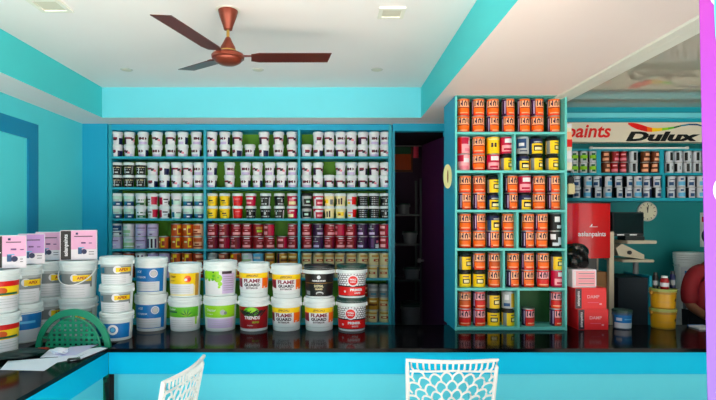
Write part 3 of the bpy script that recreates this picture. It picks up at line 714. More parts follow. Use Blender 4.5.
# three-high stack
for i, (k, lb_) in enumerate((('swirl', 'white bucket with blue swirl label, bottom of the three-high stack'), ('silver', 'white bucket with grey-yellow label, middle of the three-high stack'), ('silver', 'white bucket with grey-yellow label, top of the three-high stack'))):
    bucket(k, 117, 3.63, BZ+0.0005+i*0.1905, 0.114, 0.19, lb_, 0.1*i)
two(('blue', 'blue'), ('white bucket with blue label, lower of the blue pair', 'white bucket with blue label, upper of the blue pair'), 151.5, 0.2705, 0.122, rzs=(.05, -.05))
two(('leaf', 'sunny'), ('white bucket with green leaf label beneath the yellow-orange one', 'white bucket with yellow label and orange fruit, on the leaf bucket'), 185.3, 0.25, 0.124)
two(('lime', 'splash'), ('white bucket with lime green band, beneath the green splash bucket', 'white bucket with green splash and lilac text panel, on the lime band bucket'), 220.5, 0.259, 0.127)
two(('devil', 'flame'), ('white bucket with dark red label and green blob, bottom row', 'white bucket with yellow-orange label, standing on the dark red labelled bucket'), 254, 0.252, 0.119)
two(('flame', 'flame'), ('white bucket with yellow-orange label, lower of the matching pair', 'white bucket with yellow-orange label, upper of the matching pair'), 286.5, 0.245, 0.118, rzs=(-.12, .05))
two(('flame', 'black'), ('white bucket with yellow-orange label, beneath the black bucket', 'black-labelled bucket with black lid, on a yellow-orange labelled one'), 319.2, 0.244, 0.118, lids=('w', 'k'))
two(('brick', 'brick'), ('brick-patterned bucket with red circle, lower of the last pair', 'brick-patterned bucket with red circle and dark lid, upper of last pair'), 351.7, 0.245, 0.116, lids=('g', 'g'), rzs=(-.05, .12))
# left side
two(('silver', 'silver'), ('white bucket with grey-yellow label behind the green chair, lower one', 'white bucket with hanging white handle, under the pink box with black side'), 78.8, 0.268, 0.131, Y=3.76, hands=('back', 'front'))
for (Y, cx, lbs, ks) in ((3.19, -2.075, ('sunset label, lower bucket nearest the left edge', 'sunset label, upper bucket nearest the left edge'), ('sunset', 'sunset')),
                         (3.56, -2.145, ('blue label, lower bucket second from the left edge', 'grey label, upper bucket second from the left edge'), ('skyblue', 'silver')),
                         (3.90, -2.15, ('grey label, lower bucket third from the left edge', 'grey label, upper bucket third from the left edge'), ('silver', 'silver'))):
    for i in range(2):
        bucket(ks[i], 0, Y, BZ+0.0005+i*0.261, 0.130, 0.26, 'white bucket with '+lbs[i], R(30), px_abs=cx, group='large paint buckets by the left wall')
# ------------------------------------------------------------------ boxes on the left buckets
m_box = mat('box_white_card', (238, 228, 236), 0.6); m_boxp = mat('box_pink_card', (240, 176, 214), 0.6); m_boxl = mat('box_lilac_card', (204, 150, 214), 0.6)
def carton(label, x0, x1, y0, y1, z0, z1, pinkm, black=False, rz=0.0, product='navyb'):
    cx, cy = (x0+x1)/2, (y0+y1)/2; wx, wy, hz = (x1-x0)/2, (y1-y0)/2, z1-z0
    t = thing('carton', label, 'box', (cx, cy, z0), rz, 'pink-and-white cartons on the left buckets')
    mb = MB(); mb.box(-wx, wx, -wy, wy, 0, hz, m_box, 0.002); mb.build('box_body', t)
    p = MB(); O_ = (0, -wy, 0)
    def put(g, c, off): on_plane(p, g, O_, (1, 0, 0), (0, 0, 1), (0, -1, 0), off, c if not isinstance(c, str) else pm(c))
    l = -wx+0.004
    if black:
        put(rect2d(l, l+wx*.55, 0.004, hz-.004), 'black', .0006); put(shift2d(text2d('asianpaints', 0.036, 0, .0008), l+wx*.27, hz/2, PI/2), 'W', .0012); l += wx*.55
    put(rect2d(l, wx-.004, hz*.36, hz-.004), pinkm, .0008)
    mid = (l+wx)/2; put(rect2d(l+.02, wx-.03, hz*.78, hz*.81), 'ink', .0014); put(rect2d(l+.03, l+.045, hz*.85, hz*.92), 'navy', .0014)
    put(rect2d(mid-.04, mid-.015, hz*.2, hz*.42), product, .0018); put(disc2d(mid+.0, hz*.28, .018, 0, 16), 'navy', .002); put(rect2d(mid-.035, mid+.0, hz*.40, hz*.43), 'sky', .0022)
    put(rect2d(mid+.03, wx-.02, hz*.18, hz*.2), 'ink', .0016); put(rect2d(mid+.03, wx-.02, hz*.26, hz*.28), 'ink', .0016)
    put(rect2d(mid-.02, mid+.01, hz*.55, hz*.6), 'purple', .0016); put(rect2d(mid+.03, mid+.05, hz*.55, hz*.58), 'purple', .0016)
    p.build('printed_front', t)
    return t
zt = BZ+0.0005+2*0.261+0.0005
def c2(label, px, Y, wd, dp, z0, h_, m_, blk, rz):
    x = PX(px, Y); carton(label, x-wd/2, x+wd/2, Y-dp/2, Y+dp/2, z0, z0+h_, m_, blk, rz)
c2('pink carton with black left edge, nearest the left picture edge', 9.5, 3.28, .185, .12, zt, .203, m_boxp, True, R(31))
c2('lilac-fronted carton between two pink cartons by the left wall', 31.5, 3.60, .160, .12, zt, .206, m_boxl, False, R(31))
c2('pink carton furthest back of three by the left wall', 48.5, 3.95, .170, .12, zt, .212, m_boxp, False, R(29))
zt2 = BZ+0.0005+2*0.2685+0.0005
c2('pink carton with black lettered side, on the bucket with hanging handle', 79.3, 3.78, .238, .12, zt2, .213, m_boxp, True, R(23))

# ================================================================== GREEN PLASTIC CHAIR (cashier)
m_gch = mat('green_plastic', (22, 140, 105), 0.3, var=0.05)
gc = thing('plastic_armchair', 'green plastic armchair with woven-look round back, behind the left counter', 'chair', (-1.715, 3.41, 0.22))
HT = PZ(308.5, 3.42)-0.22      # top of the back
CZ = PZ(349, 3.42)-0.22        # centre of the arch
aw = 0.245; ah = HT-CZ
mb = MB()
def arc(a0, a1, n, rx, rz2, y=0.0):
    return [(rx*math.cos(R(a0+(a1-a0)*k/n)), y, CZ+rz2*math.sin(R(a0+(a1-a0)*k/n))) for k in range(n+1)]
outer = arc(0, 180, 28, aw, ah); inner = arc(0, 180, 28, aw*.86, ah*.84)
vs = []; fs = []
for (a, b) in zip(outer, inner):
    vs += [(a[0], -0.010, a[2]), (b[0], -0.014, b[2]), (b[0], 0.006, b[2]), (a[0], 0.012, a[2])]
for i in range(28):
    for k in range(4): fs.append((4*i+k, 4*i+(k+1) % 4, 4*(i+1)+(k+1) % 4, 4*(i+1)+k))
mb.add(vs, fs, m_gch, True); mb.build('back_rim', gc)
# oval lattice panel
mb = MB(); ew, eh, ez = aw*.72, ah*.77, CZ
el = [(ew*math.cos(2*PI*k/32), -0.002, ez+eh*math.sin(2*PI*k/32)) for k in range(32)]
mb.tube(el, 0.008, m_gch, 6, True)
nst = 10
for k in range(1, nst):
    x = -ew+2*ew*k/nst; hh = eh*math.sqrt(max(0, 1-(x/ew)**2)); mb.box(x-.0095, x+.0095, -0.005, -0.001, ez-hh, ez+hh, m_gch)
for k in range(1, 13):
    z = ez-eh+2*eh*k/13; ww = ew*math.sqrt(max(0, 1-((z-ez)/eh)**2)); mb.box(-ww, ww, -.0075, 0.006, z-.0075, z+.0075, m_gch)
for s in (-1, 1): mb.tube([(s*ew*.9, 0, ez+eh*.35), (s*aw*.86*.93, 0, ez+ah*.30)], 0.008, m_gch, 6)
mb.tube([(0, 0, ez+eh*.97), (0, 0, ez+ah*.87)], 0.011, m_gch, 8)
mb.build('backrest', gc)
mb = MB(); mb.prism([(-.21, -.40), (.21, -.40), (.225, -.37), (.22, -.0), (-.22, 0), (-.225, -.37)], .385, .405, m_gch)
mb.box(-.21, .21, -.01, .01, .40, CZ-eh*.95, m_gch) ; mb.build('seat', gc)
for s in (-1, 1):
    mb = MB(); mb.tube([(s*aw*.93, 0, CZ), (s*.228, 0.0, .50), (s*.225, -.03, .42)], [.014, .016, .016], m_gch, 8); mb.build('back_post', gc)
    for y in (-.37, -.03):
        mb = MB(); mb.tube([(s*.19, y, .39), (s*.215, y+(.03 if y > -.1 else -.02), 0.0)], [.024, .018], m_gch, 8); mb.build('leg', gc)

# ================================================================== PAPERS ON THE LEFT WING
m_pap = mat('white_paper', (232, 232, 246), 0.7, var=0.03); m_pap2 = mat('lilac_paper', (206, 202, 236), 0.7, var=0.03)
def gp(px, py): Y = (EYE-T1)*F/(py-222); return (PX(px, Y), Y)
def sheet(name, label, quad, z, mt, th=0.0012, cat='paper', curl=0.0):
    pts = [gp(*q) for q in quad]; n = 6
    a, b, c, d_ = [Vector((p[0], p[1], 0)) for p in pts]
    cen = (a+b+c+d_)/4; vs = []; fs = []
    for i in range(n+1):
        for j in range(n+1):
            u, v = i/n, j/n; p = (a*(1-u)+b*u)*(1-v)+(d_*(1-u)+c*u)*v-cen
            vs.append((p.x, p.y, th+curl*(abs(2*u-1)**3)))
    for i in range(n):
        for j in range(n): k = i*(n+1)+j; fs.append((k, k+n+1, k+n+2, k+1))
    o = len(vs); vs += [(x, y, zz-th) for x, y, zz in vs]; fs += [tuple(q+o for q in reversed(f)) for f in fs]
    ring = [i*(n+1) for i in range(n+1)]+[n*(n+1)+j for j in range(1, n+1)]+[i*(n+1)+n for i in range(n-1, -1, -1)]+[j for j in range(n-1, 0, -1)]
    for q in range(len(ring)): a_, b_ = ring[q], ring[(q+1) % len(ring)]; fs.append((a_, b_, b_+o, a_+o))
    mb = MB(); mb.add(vs, fs, mt); ob = mb.build(name, None, (cen.x, cen.y, z)); tag(ob, label, cat, 'loose papers on the left counter'); return ob
z = T1+0.0003
sheet('paper_sheet', 'large white sheet nearest the camera on the left counter', ((0, 370), (44, 371), (66, 357), (8, 361)), z, m_pap)
sheet('paper_sheet', 'white sheet on the left counter reaching towards the counter corner', ((48, 364.5), (70, 360.5), (101, 347.5), (66, 352)), z+.0015, m_pap)
sheet('paper_sheet', 'lilac-white sheet lying in front of the green chair', ((58, 357), (76, 355.5), (98, 345), (70, 347.5)), z+.003, m_pap2)
sheet('paper_sheet', 'small white sheet beside the dark green bag, far side', ((40, 358.5), (60, 357.5), (70, 348.5), (50, 350)), z+.0045, m_pap)
sheet('paper_sheet', 'narrow white sheet at the far edge of the left counter, beneath the chair', ((70, 362), (80, 360.5), (108, 349), (100, 348.5)), z+.006, m_pap)
# crumpled paper
def lumpy(name, label, cat, px, py, zz, rx, ry, rz_h, mt, seed, amp=.25, sub=3, rz=0.0):
    bm = bmesh.new(); bmesh.ops.create_icosphere(bm, subdivisions=sub, radius=1)
    rnd = random.Random(seed)
    ph = [(rnd.uniform(2, 6), rnd.uniform(2, 6), rnd.uniform(2, 6), rnd.uniform(0, 6)) for _ in range(5)]
    for v in bm.verts:
        d_ = 1+amp*sum(math.sin(a*v.co.x+b*v.co.y+c*v.co.z+e) for a, b, c, e in ph)/3
        v.co = Vector((v.co.x*rx*d_, v.co.y*ry*d_, max(-0.9, v.co.z*d_)*rz_h+rz_h*.9))
    me = bpy.data.meshes.new(name); bm.to_mesh(me); bm.free(); me.materials.append(mt)
    for p in me.polygons: p.use_smooth = amp < .3
    x, y = gp(px, py); o = link(name, me, None, (x, y, zz), rz); tag(o, label, cat); return o
lumpy('crumpled_paper', 'crumpled white paper on the papers near the dark green bag', 'paper', 59, 355, T1+.0075, .05, .04, .018, m_pap, 3, .45, 2)
m_bag = mat('dark_green_cloth', (10, 44, 44), 0.55, var=0.2, scale=20)
lumpy('cloth_bag', 'dark green cloth bag lying flat on left counter beside the papers', 'bag', 21, 357.5, T1+.0042, .13, .075, .022, m_bag, 9, .22, 3, R(35))
mb = MB(); mb.box(-.035, .035, -.012, .012, 0, .012, mat('red_leather', (170, 50, 30), .5), .004); x, y = gp(43, 349.5)
tag(mb.build('pouch', None, (x, y, T1+.0003), R(12)), 'small red-brown pouch at foot of green chair back', 'pouch')
mb = MB(); mb.box(-.035, .035, -.018, .018, 0, .012, m_lidk, .004); x, y = gp(74, 360.5)
tag(mb.build('black_wallet', None, (x, y, T1+.0015+.0005), R(20)), 'small black wallet at the edge of the left counter', 'wallet')

# ================================================================== CEILING FAN
m_cop = mat('copper_brown_enamel', (128, 56, 38), 0.3, 0.4, var=0.08); m_blade = mat('brown_fan_blade', (88, 30, 22), 0.35, 0.2, var=0.08)
m_brass = gloss_metal('brass', (190, 150, 80), 0.3)
fan = thing('ceiling_fan', 'copper-brown three-bladed ceiling fan hanging in the recess', 'fan', (PX(228, 2.99), 2.99, ZR-0.002))
mb = MB(); mb.lathe([(.010, -.115), (.024, -.113), (.030, -.09), (.048, -.04), (.056, -.008), (.056, -.004), (.05, 0)], 28, m_cop); mb.build('canopy', fan)
mb = MB(); mb.lathe([(.04, -.003), (.07, -.002), (.07, 0)], 28, m_white); mb.build('ceiling_rose', fan)
mb = MB(); mb.lathe([(.009, -.17), (.009, -.10)], 12, m_brass); mb.build('down_rod', fan)
HB = -0.27
mb = MB(); mb.lathe([(.046, HB+.036), (.042, HB+.055), (.026, HB+.085), (.014, HB+.112), (.010, HB+.114)], 28, m_cop); mb.build('lower_cup', fan)
mb = MB(); mb.lathe([(.044, HB+.028), (.05, HB+.03), (.05, HB+.037), (.044, HB+.039)], 28, m_brass); mb.build('trim_ring', fan)
mb = MB(); mb.lathe([(.02, HB-.042), (.05, HB-.040), (.072, HB-.028), (.080, HB-.018), (.081, HB-.012), (.092, HB-.008), (.094, HB+.006), (.088, HB+.016), (.07, HB+.024), (.045, HB+.03)], 36, m_cop); mb.build('motor_housing', fan)
for k, (ang, rise) in enumerate(((9, .03), (250, .025), (129, .065))):
    mb = MB(); n = 10; vs = []; fs = []
    for i in range(n+1):
        t_ = i/n; rad = .132+t_*.462; wd = .058 if i else .06
        if i == 0: wd *= .7
        zc = rise*(rad/.6)
        skew = 0 if i < n else .0
        for (s, tw) in ((-1, 0), (1, 0)):
            y = s*wd; z_ = HB-.004+zc-s*wd*.14
            xo = rad-(.008 if (i == n and s == 1) else 0)
            vs += [(xo, y, z_-.0018), (xo, y, z_+.0018)]
        vs_mid = None
    for i in range(n):
        a, b = 4*i, 4*(i+1)
        fs += [(a, b, b+2, a+2), (a+1, a+3, b+3, b+1), (a, a+1, b+1, b), (a+2, b+2, b+3, a+3)]
    fs += [(0, 2, 3, 1), (4*n, 4*n+1, 4*n+3, 4*n+2)]
    mb.add(vs, fs, m_blade)
    o = mb.build('blade', fan); o.rotation_euler = (0, 0, R(ang))
    mb = MB(); mb.prism([(.07, -.014), (.12, -.010), (.15, -.026), (.19, -.026), (.19, .026), (.15, .026), (.12, .010), (.07, .014)], HB-.0, HB+.004, m_cop)
    mm = Matrix.Rotation(-math.atan2(rise, .6), 4, 'Y'); mb.v = [tuple(mm @ Vector(v) + Vector((0, 0, .004))) for v in mb.v]
    b2 = mb.build('blade_bracket', o)

# ceiling fittings
m_diff = mat('light_diffuser', (214, 212, 196), .6); m_fit = mat('fitting_white', (205, 205, 200), .5)
def ceil_light(label, px, py, s, group='square recessed ceiling lights'):
    Y = (ZR-EYE)*F/(222-py); t = thing('ceiling_light', label, 'ceiling light', (PX(px, Y), Y, ZR), 0, group)
    mb = MB()
    for (a, b, c, d_) in ((-s, s, -s, -s*.72), (-s, s, s*.72, s), (-s, -s*.72, -s*.72, s*.72), (s*.72, s, -s*.72, s*.72)): mb.box(a, b, c, d_, -.012, -.0003, m_white)
    mb.build('frame', t); mb = MB(); mb.box(-s*.72, s*.72, -s*.72, s*.72, -.006, -.0003, m_diff); mb.build('diffuser', t)
    return t
ceil_light('square ceiling light at the top left of the photo', 50, 4.5, .09)
ceil_light('square ceiling light right of the fan', 391.5, 12, .075)
for px, lb_ in ((126.5, 'small flat round ceiling fitting left of the fan'), (377, 'small flat round ceiling fitting right of the fan blade'), (258, 'small flat round ceiling fitting beyond the fan hub')):
    Y = (ZR-EYE)*F/(222-69.5); t = thing('downlight', lb_, 'downlight', (PX(px, Y), Y, ZR), 0, 'small round ceiling fittings')
    mb = MB(); mb.lathe([(.038, -.006), (.046, -.004), (.048, -.0003)], 24, m_fit); mb.build('rim', t)
    mb = MB(); mb.lathe([(.030, -.0075), (.036, -.0065), (.036, -.0055)], 24, m_diff); mb.build('lens', t)

# ================================================================== WHITE PLASTIC CHAIRS
m_wch = mat('white_chair_plastic', (244, 242, 240), 0.35, var=0.02)
def scale_chair(label, loc, rz):
    t = thing('plastic_chair', label, 'chair', loc, rz, 'white perforated plastic chairs')
    Wt, Wb, zt_, zb_ = .243, .228, .905, .50
    def P(u, v):            # u -1..1 across, v 0..1 up the back (back at +y side of the seat, leaning away)
        ww = Wb+(Wt-Wb)*v
        top = -0.004*(1-u*u)*v     # dished top edge
        return Vector((u*ww, .205+.075*v+.024*(1-u*u)*(0.6+.4*v), zb_+(zt_-zb_)*v+top))
    mb = MB()
    ring = [P(-1, k/10) for k in range(11)]+[P(-1+2*k/14, 1) for k in range(1, 15)]+[P(1, 1-k/10) for k in range(1, 11)]+[P(1-2*k/14, 0) for k in range(1, 14)]
    mb.tube(ring, .011, m_wch, 8, True)
    mb.build('back_frame', t)
    mb = MB(); rl = .0058
    # cells fanning out from the foot of the back, laid like fish scales
    H = zt_-zb_
    def Q(x, zz):  # metres in the plane of the back
        return P(max(-1, min(1, x/((Wb+Wt)/2))), max(0, min(1, zz/H)))
    for k in range(9):
        rad = .075+k*.052; nn = 7+k*2; off = 0.5*(k % 2)
        for j in range(-1, nn+1):
            a0 = PI*(j+off)/nn; a1 = PI*(j+1+off)/nn
            pts = []
            for q in range(7):
                a = a0+(a1-a0)*q/6; rr3 = rad+.030*math.sin(PI*q/6)
                pts.append((rr3*math.cos(a)*1.0, rr3*math.sin(a)*.95))
            ins = [p for p in pts if abs(p[0]) < (Wb+Wt)/2*.995 and 0 < p[1] < H*.87]
            if len(ins) >= 2: mb.tube([Q(*p) for p in ins], rl, m_wch, 6)
            # rib down to the row beneath
            if k and 0 <= a0 <= PI:
                p0 = (rad*math.cos(a0), rad*math.sin(a0)*.95); p1 = ((rad-.024)*math.cos(a0), (rad-.024)*math.sin(a0)*.95)
                if all(abs(p[0]) < (Wb+Wt)/2 and 0 < p[1] < H*.87 for p in (p0, p1)): mb.tube([Q(*p0), Q(*p1)], rl*.9, m_wch, 6)
    # tall cells under the top rail
    for j in range(-7, 8):
        x = j*.031; mb.tube([Q(x, H*.99), Q(x*.985, H*.90), Q(x*.93, H*.86)], rl, m_wch, 6)
    pts = [Q(-Wb*.98+2*Wb*.98*q/20, H*(.875-.03*abs(q-10)/10)) for q in range(21)]; mb.tube(pts, rl, m_wch, 6)
    mb.build('backrest', t)
    mb = MB(); mb.prism([(-.20, -.22), (-.17, -.235), (.17, -.235), (.20, -.22), (.215, .17), (.20, .20), (-.20, .20), (-.215, .17)], .435, .452, m_wch); mb.build('seat', t)
    for s in (-1, 1):
        mb = MB(); mb.tube([(s*.19, .185, .45), P(s*.96, 0.02)], .016, m_wch, 8); mb.build('back_post', t)
        for (y0, y1) in ((-.20, -.23), (.18, .26)):
            mb = MB(); mb.tube([(s*.19, y0, .437), (s*.215, y1, 0)], [.020, .015], m_wch, 8); mb.build('leg', t)
    return t
scale_chair('white perforated plastic chair seen from behind, in front of the counter', (PX(452.5, 2.80), 3.085, 0), PI)
scale_chair('white perforated plastic chair turned sideways, tip of its back showing', (-1.04, 2.69, 0), R(-98))

# ================================================================== THE SIGN AND THE RIGHT HAND CORNER
SY = 4.90
sg = thing('wall_sign', 'long off-white sign with red lettering and a black Dulux logo', 'sign', (0, SY, PZ(142, SY)))
mb = MB(); mb.box(1.735, 3.79, 0, .095, 0, PZ(122.3, SY)-PZ(142, SY), mat('sign_board', (226, 218, 200), .5), .003); mb.build('sign_panel', sg)
sx = lambda px: PX(px, SY); szz = lambda py: PZ(py, SY)-PZ(142, SY)
mb = MB(); on_plane(mb, shift2d(text2d('asianpaints', .176, .22, .004, 1.0), 0, 0), (sx(588)-.175, 0, szz(131.5)), (1, 0, 0), (0, 0, 1), (0, -1, 0), .002, pm('red'))
mb2 = MB()
mb.build('lettering', sg)
mb = MB(); g = text2d('Dulux', .116, .25, .006, 2.25); on_plane(mb, g, (sx(659.5), 0, szz(136.9)), (1, 0, 0), (0, 0, 1), (0, -1, 0), .002, pm('black')); mb.build('lettering', sg)
# colour swoosh
segs = [(628, 123.7, 1.6), (632, 124.9, 4.2), (637, 126.4, 5.8), (642, 127.8, 5.8), (647, 129.2, 5.2), (652, 129.9, 4.2), (657, 129.8, 3.4), (662, 129.3, 2.8), (668, 128.6, 2.4), (674, 127.6, 1.8), (681, 125.8, 1.3), (689, 124.5, 1.5), (697, 124.6, 1.6), (706, 127, 1.4)]
cols = ['red', 'red', 'red', 'red', 'orange', 'yellow', 'yellow', 'lime', 'green', 'dgreen', 'teal', 'navyb', 'navyb']
mb = MB()
for i in range(len(segs)-1):
    (a, b, w0), (c, d_, w1) = segs[i], segs[i+1]
    on_plane(mb, ([(sx(a), szz(b+w0/2)), (sx(c), szz(d_+w1/2)), (sx(c), szz(d_-w1/2)), (sx(a), szz(b-w0/2))], [(0, 1, 2, 3)]), (0, 0, 0), (1, 0, 0), (0, 0, 1), (0, -1, 0), .0016, pm(cols[i]))
mb.build('emblem', sg)
# tube light below the sign
tl = thing('tube_light', 'thin white tube light fixed below the sign', 'light', (PX(639, 4.84), 4.84, PZ(149.2, 4.84)))
hw = PX(688, 4.84)-PX(639, 4.84)
mb = MB(); mb.box(-hw, hw, .004, .02, .004, .020, m_white); mb.build('batten', tl)
mb = MB(); mb.lathe([(.007, -hw+.01), (.007, hw-.01)], 12, mat('tube_glass', (240, 245, 240), .2), mtx=Matrix.Translation((0, -.002, .012)) @ Matrix.Rotation(PI/2, 4, 'Y')); mb.build('tube', tl)
for s in (-1, 1):
    mb = MB(); mb.box(s*(hw-.01)-.012, s*(hw-.01)+.012, -.012, .012, 0, .024, mat('tube_cap', (200, 205, 205), .4), .002); mb.build('end_cap', tl)

# clock
ck = thing('wall_clock', 'round cream wall clock half hidden by the dark monitor', 'clock', (PX(648, 4.97), 4.999, PZ(211.5, 4.97)))
RX = Matrix.Rotation(PI/2, 4, 'X')
mb = MB(); mb.lathe([(.092, 0), (.094, .02), (.088, .026), (.084, .022)], 36, m_fit, mtx=RX, capt=False); mb.build('rim', ck)
mb = MB(); mb.lathe([(.085, .004), (.085, .0205)], 36, mat('clock_face', (226, 222, 196), .5), mtx=RX)
for k in range(12):
    a = R(30*k); mb.box(-.003, .003, -.023, -.0207, .065, .078, m_lidk, mtx=Matrix.Rotation(a, 4, 'Y'))
mb.build('clock_face', ck)
for (a, l_) in ((-8, .045), (6, .062)):
    mb = MB(); mb.box(-.003, .003, -.0262, -.0237, -.01, l_, m_lidk, mtx=Matrix.Rotation(R(a), 4, 'Y')); mb.build('clock_hand', ck)

# tinting machine
m_red = mat('red_gloss_enamel', (214, 10, 16), .22, var=.04, coat=.6); m_beige = mat('beige_plastic', (190, 182, 160), .5)
TY = 4.35
tm = thing('tinting_machine', 'glossy red paint tinting machine with white lettering on beige legs', 'machine', (PX(588, TY), TY, .22))
hw = .186; z0_, z1_ = PZ(258, TY)-.22, PZ(203.5, TY)-.22
mb = MB()
poly = [(-hw+hw*2*k/16, -.045*(1-((k-8)/8)**2)) for k in range(17)]+[(hw, .34), (-hw, .34)]
mb.prism(poly, z0_, z1_, m_red); mb.build('canister_hood', tm)
mb = MB(); mb.prism([(a*1.03, b-.006 if b < .3 else b) for a, b in poly], z1_, z1_+.012, m_lidk); mb.build('top_cover', tm)
mb = MB()
def on_hood(g, c, dx, dz):
    vs = [Vector((x+dx, -.045*(1-((x+dx)/hw)**2)-.0015, zz+dz)) for x, zz in g[0]]; mb.add(vs, g[1], pm(c))
on_hood(text2d('asianpaints', .055, 0, .0012), 'W', .02, PZ(234, TY)-.22)
on_hood(rect2d(-.04, .03, 0, .004), 'W', .03, PZ(227, TY)-.22)
on_hood(poly2d([(-.035, 0), (-.02, .022), (-.014, .022), (-.02, .004)]), 'W', .03, PZ(226.5, TY)-.22)
mb.build('lettering', tm)
mb = MB(); mb.box(-.13, .10, .05, .32, .4505, z0_, m_lidk, .004); mb.build('dispenser_cabinet', tm)
for (x, y) in ((.20, .04), (-.17, .04), (.20, .30), (-.17, .30)):
    mb = MB(); mb.box(x-.012, x+.03, y-.02, y+.02, 0, z0_+(.22 if x > 0 else -.002), m_beige, .003); mb.build('leg', tm)
mb = MB(); mb.box(-.16, .19, .05, .32, .40, .45, m_beige, .003); mb.build('lower_tray', tm)
# cardboard box behind
m_card = mat('brown_cardboard', (150, 112, 70), .8, var=.1)

# red paint boxes on the counter
m_redbox = mat('red_card', (238, 24, 36), .45, var=.03); m_plumbox = mat('plum_card', (60, 16, 40), .5)
def red_box(label, px0, px1, py0, py1, Yf, z0, dep=.20, c=m_redbox, inner='W', white=False):
    x0, x1 = PX(px0, Yf), PX(px1, Yf); h_ = (py1-py0)/F*Yf; t = thing('carton', label, 'box', ((x0+x1)/2, Yf, z0), 0, 'cartons stacked beside the narrow rack')
    wx = (x1-x0)/2; mb = MB(); mb.box(-wx, wx, 0, dep, 0, h_, c, .002); mb.build('box_body', t)
    mb = MB()
    def put(g, cc, off): on_plane(mb, g, (0, 0, 0), (1, 0, 0), (0, 0, 1), (0, -1, 0), off, pm(cc))
    if white:
        put(rect2d(-wx*.9, wx*.9, h_*.08, h_*.92), 'pink', .0006)
        for k in range(5): put(rect2d(-wx*.5, wx*.8, h_*(.2+.14*k), h_*(.24+.14*k)), 'rose' if k % 2 else 'grey', .001)
        put(rect2d(-wx*.88, -wx*.72, h_*.1, h_*.9), 'W', .0012)
    else:
        put(rect2d(-wx*.98, -wx*.58, h_*.02, h_*.98), 'ink', .0006); put(shift2d(text2d('asianpaints', .026, 0, .0004), -wx*.78, h_*.5, PI/2), 'W', .001)
        put(shift2d(text2d('DAMP', .034, 0, .0006), wx*.15, h_*.58), 'pink', .001); put(rect2d(-wx*.2, wx*.5, h_*.3, h_*.33), 'hot', .001); put(rect2d(wx*.55, wx*.7, h_*.2, h_*.28), 'pink', .001)
    mb.build('printed_front', t); return t
red_box('bright red carton on the counter beside the narrow rack, lower one', 578, 608.5, 310.5, 331.2, 3.90, T1+.0005)
red_box('bright red carton stacked on another red carton', 575, 606.5, 289.2, 310.2, 3.905, T1+.0005+.1557)
red_box('pink-and-white printed carton on top of the red cartons', 572.5, 596.5, 270.5, 288.5, 3.93, T1+.0005+.1557+.1582, .17, m_box, white=True)
x = PX(572.5, 3.96)
t = thing('paint_bottle', 'dark red bottle between the narrow rack and the red cartons', 'bottle', (1.788, 4.17, T1+.0005))
mb = MB(); mb.lathe([(.038, 0), (.040, .01), (.040, .22), (.03, .25), (.018, .265), (.018, .28)], 24, pm('dred')); mb.build('bottle_body', t)
mb = MB(); mb.lathe([(.0402, .06), (.0402, .09)], 24, pm('pink'), capb=False, capt=False); mb.build('bottle_label', t)
mb = MB(); mb.lathe([(.02, .281), (.021, .31), (.018, .315)], 20, m_lidk); mb.build('cap', t)
t = thing('carton', 'plain brown carton behind the red cartons, below the tinting machine', 'box', (PX(600, 4.2), 4.15, T1+.0005-.0)); 
t.location = (PX(602, 4.42), 4.42, .671)
mb = MB(); mb.box(-.045, .045, 0, .20, 0, PZ(272, 4.42)-.671, m_card, .002); mb.build('box_body', t)
mb = MB(); mb.box(-.0452, .0452, -.001, -.0002, .30, .34, mat('packing_tape', (176, 144, 96), .3)); mb.build('packing_tape', t)
t['group'] = 'cartons stacked beside the narrow rack'
# black bag sitting on the cartons
m_blk = mat('black_polythene', (14, 14, 16), .22, var=.2, bump=.3, scale=30)
o = lumpy('plastic_bag', 'glossy black plastic bag on the cartons before the tinting machine', 'bag', 400, 340, 1.0, .088, .08, .10, m_blk, 21, .3, 4)
o.location = (PX(577, 4.0), 4.03, T1+.0005+.1557+.1582+.139)
# hanging strip and pouch at the rack's right edge
HY = 4.0
t = thing('hanging_poster', 'narrow red-and-white poster hanging beside the narrow rack', 'poster', (PX(569, HY), HY, PZ(170, HY)))
mb = MB(); vs = []; fs = []
for i in range(13):
    zz = (PZ(124, HY)-PZ(170, HY))*i/12; yy = .006*math.sin(i*.9)
    vs += [(-.018, yy, zz), (.022+.004*math.sin(i), yy, zz), (.022+.004*math.sin(i), yy+.002, zz), (-.018, yy+.002, zz)]
for i in range(12):
    for k in range(4): fs.append((4*i+k, 4*i+(k+1) % 4, 4*i+4+(k+1) % 4, 4*i+4+k))
ms = []
for i in range(12): ms += [pm(['ivory', 'ivory', 'W2', 'W', 'W', 'ivory', 'red', 'red', 'peach', 'peach', 'ivory', 'W'][i])]*4
mb.add(vs, fs, ms); mb.build('printed_strip', t)
mb = MB(); mb.lathe([(.004, 0), (.004, .02)], 8, m_wire, c=(0, .004, PZ(124, HY)-PZ(170, HY)-.004)); mb.build('hook', t)
t = thing('hanging_pouch', 'small dark and beige pouch hanging below the poster', 'pouch', (PX(571, HY)+.004, HY, PZ(194, HY)))
mb = MB(); mb.box(-.026, .028, 0, .02, 0, .08, pm('beige'), .006); mb.build('pouch_body', t)
mb = MB(); mb.box(-.022, .024, .0, .018, .081, .13, pm('black'), .006); mb.build('flap', t)
mb = MB(); mb.tube([(-.02, .001, .13), (0, .001, .19), (.02, .001, .13)], .0025, m_lidk, 6); mb.build('strap', t)
mb = MB(); mb.box(ux1+.0005-t.location.x, .004, -.002, .004, .182, .188, m_wire); mb.build('peg', t)

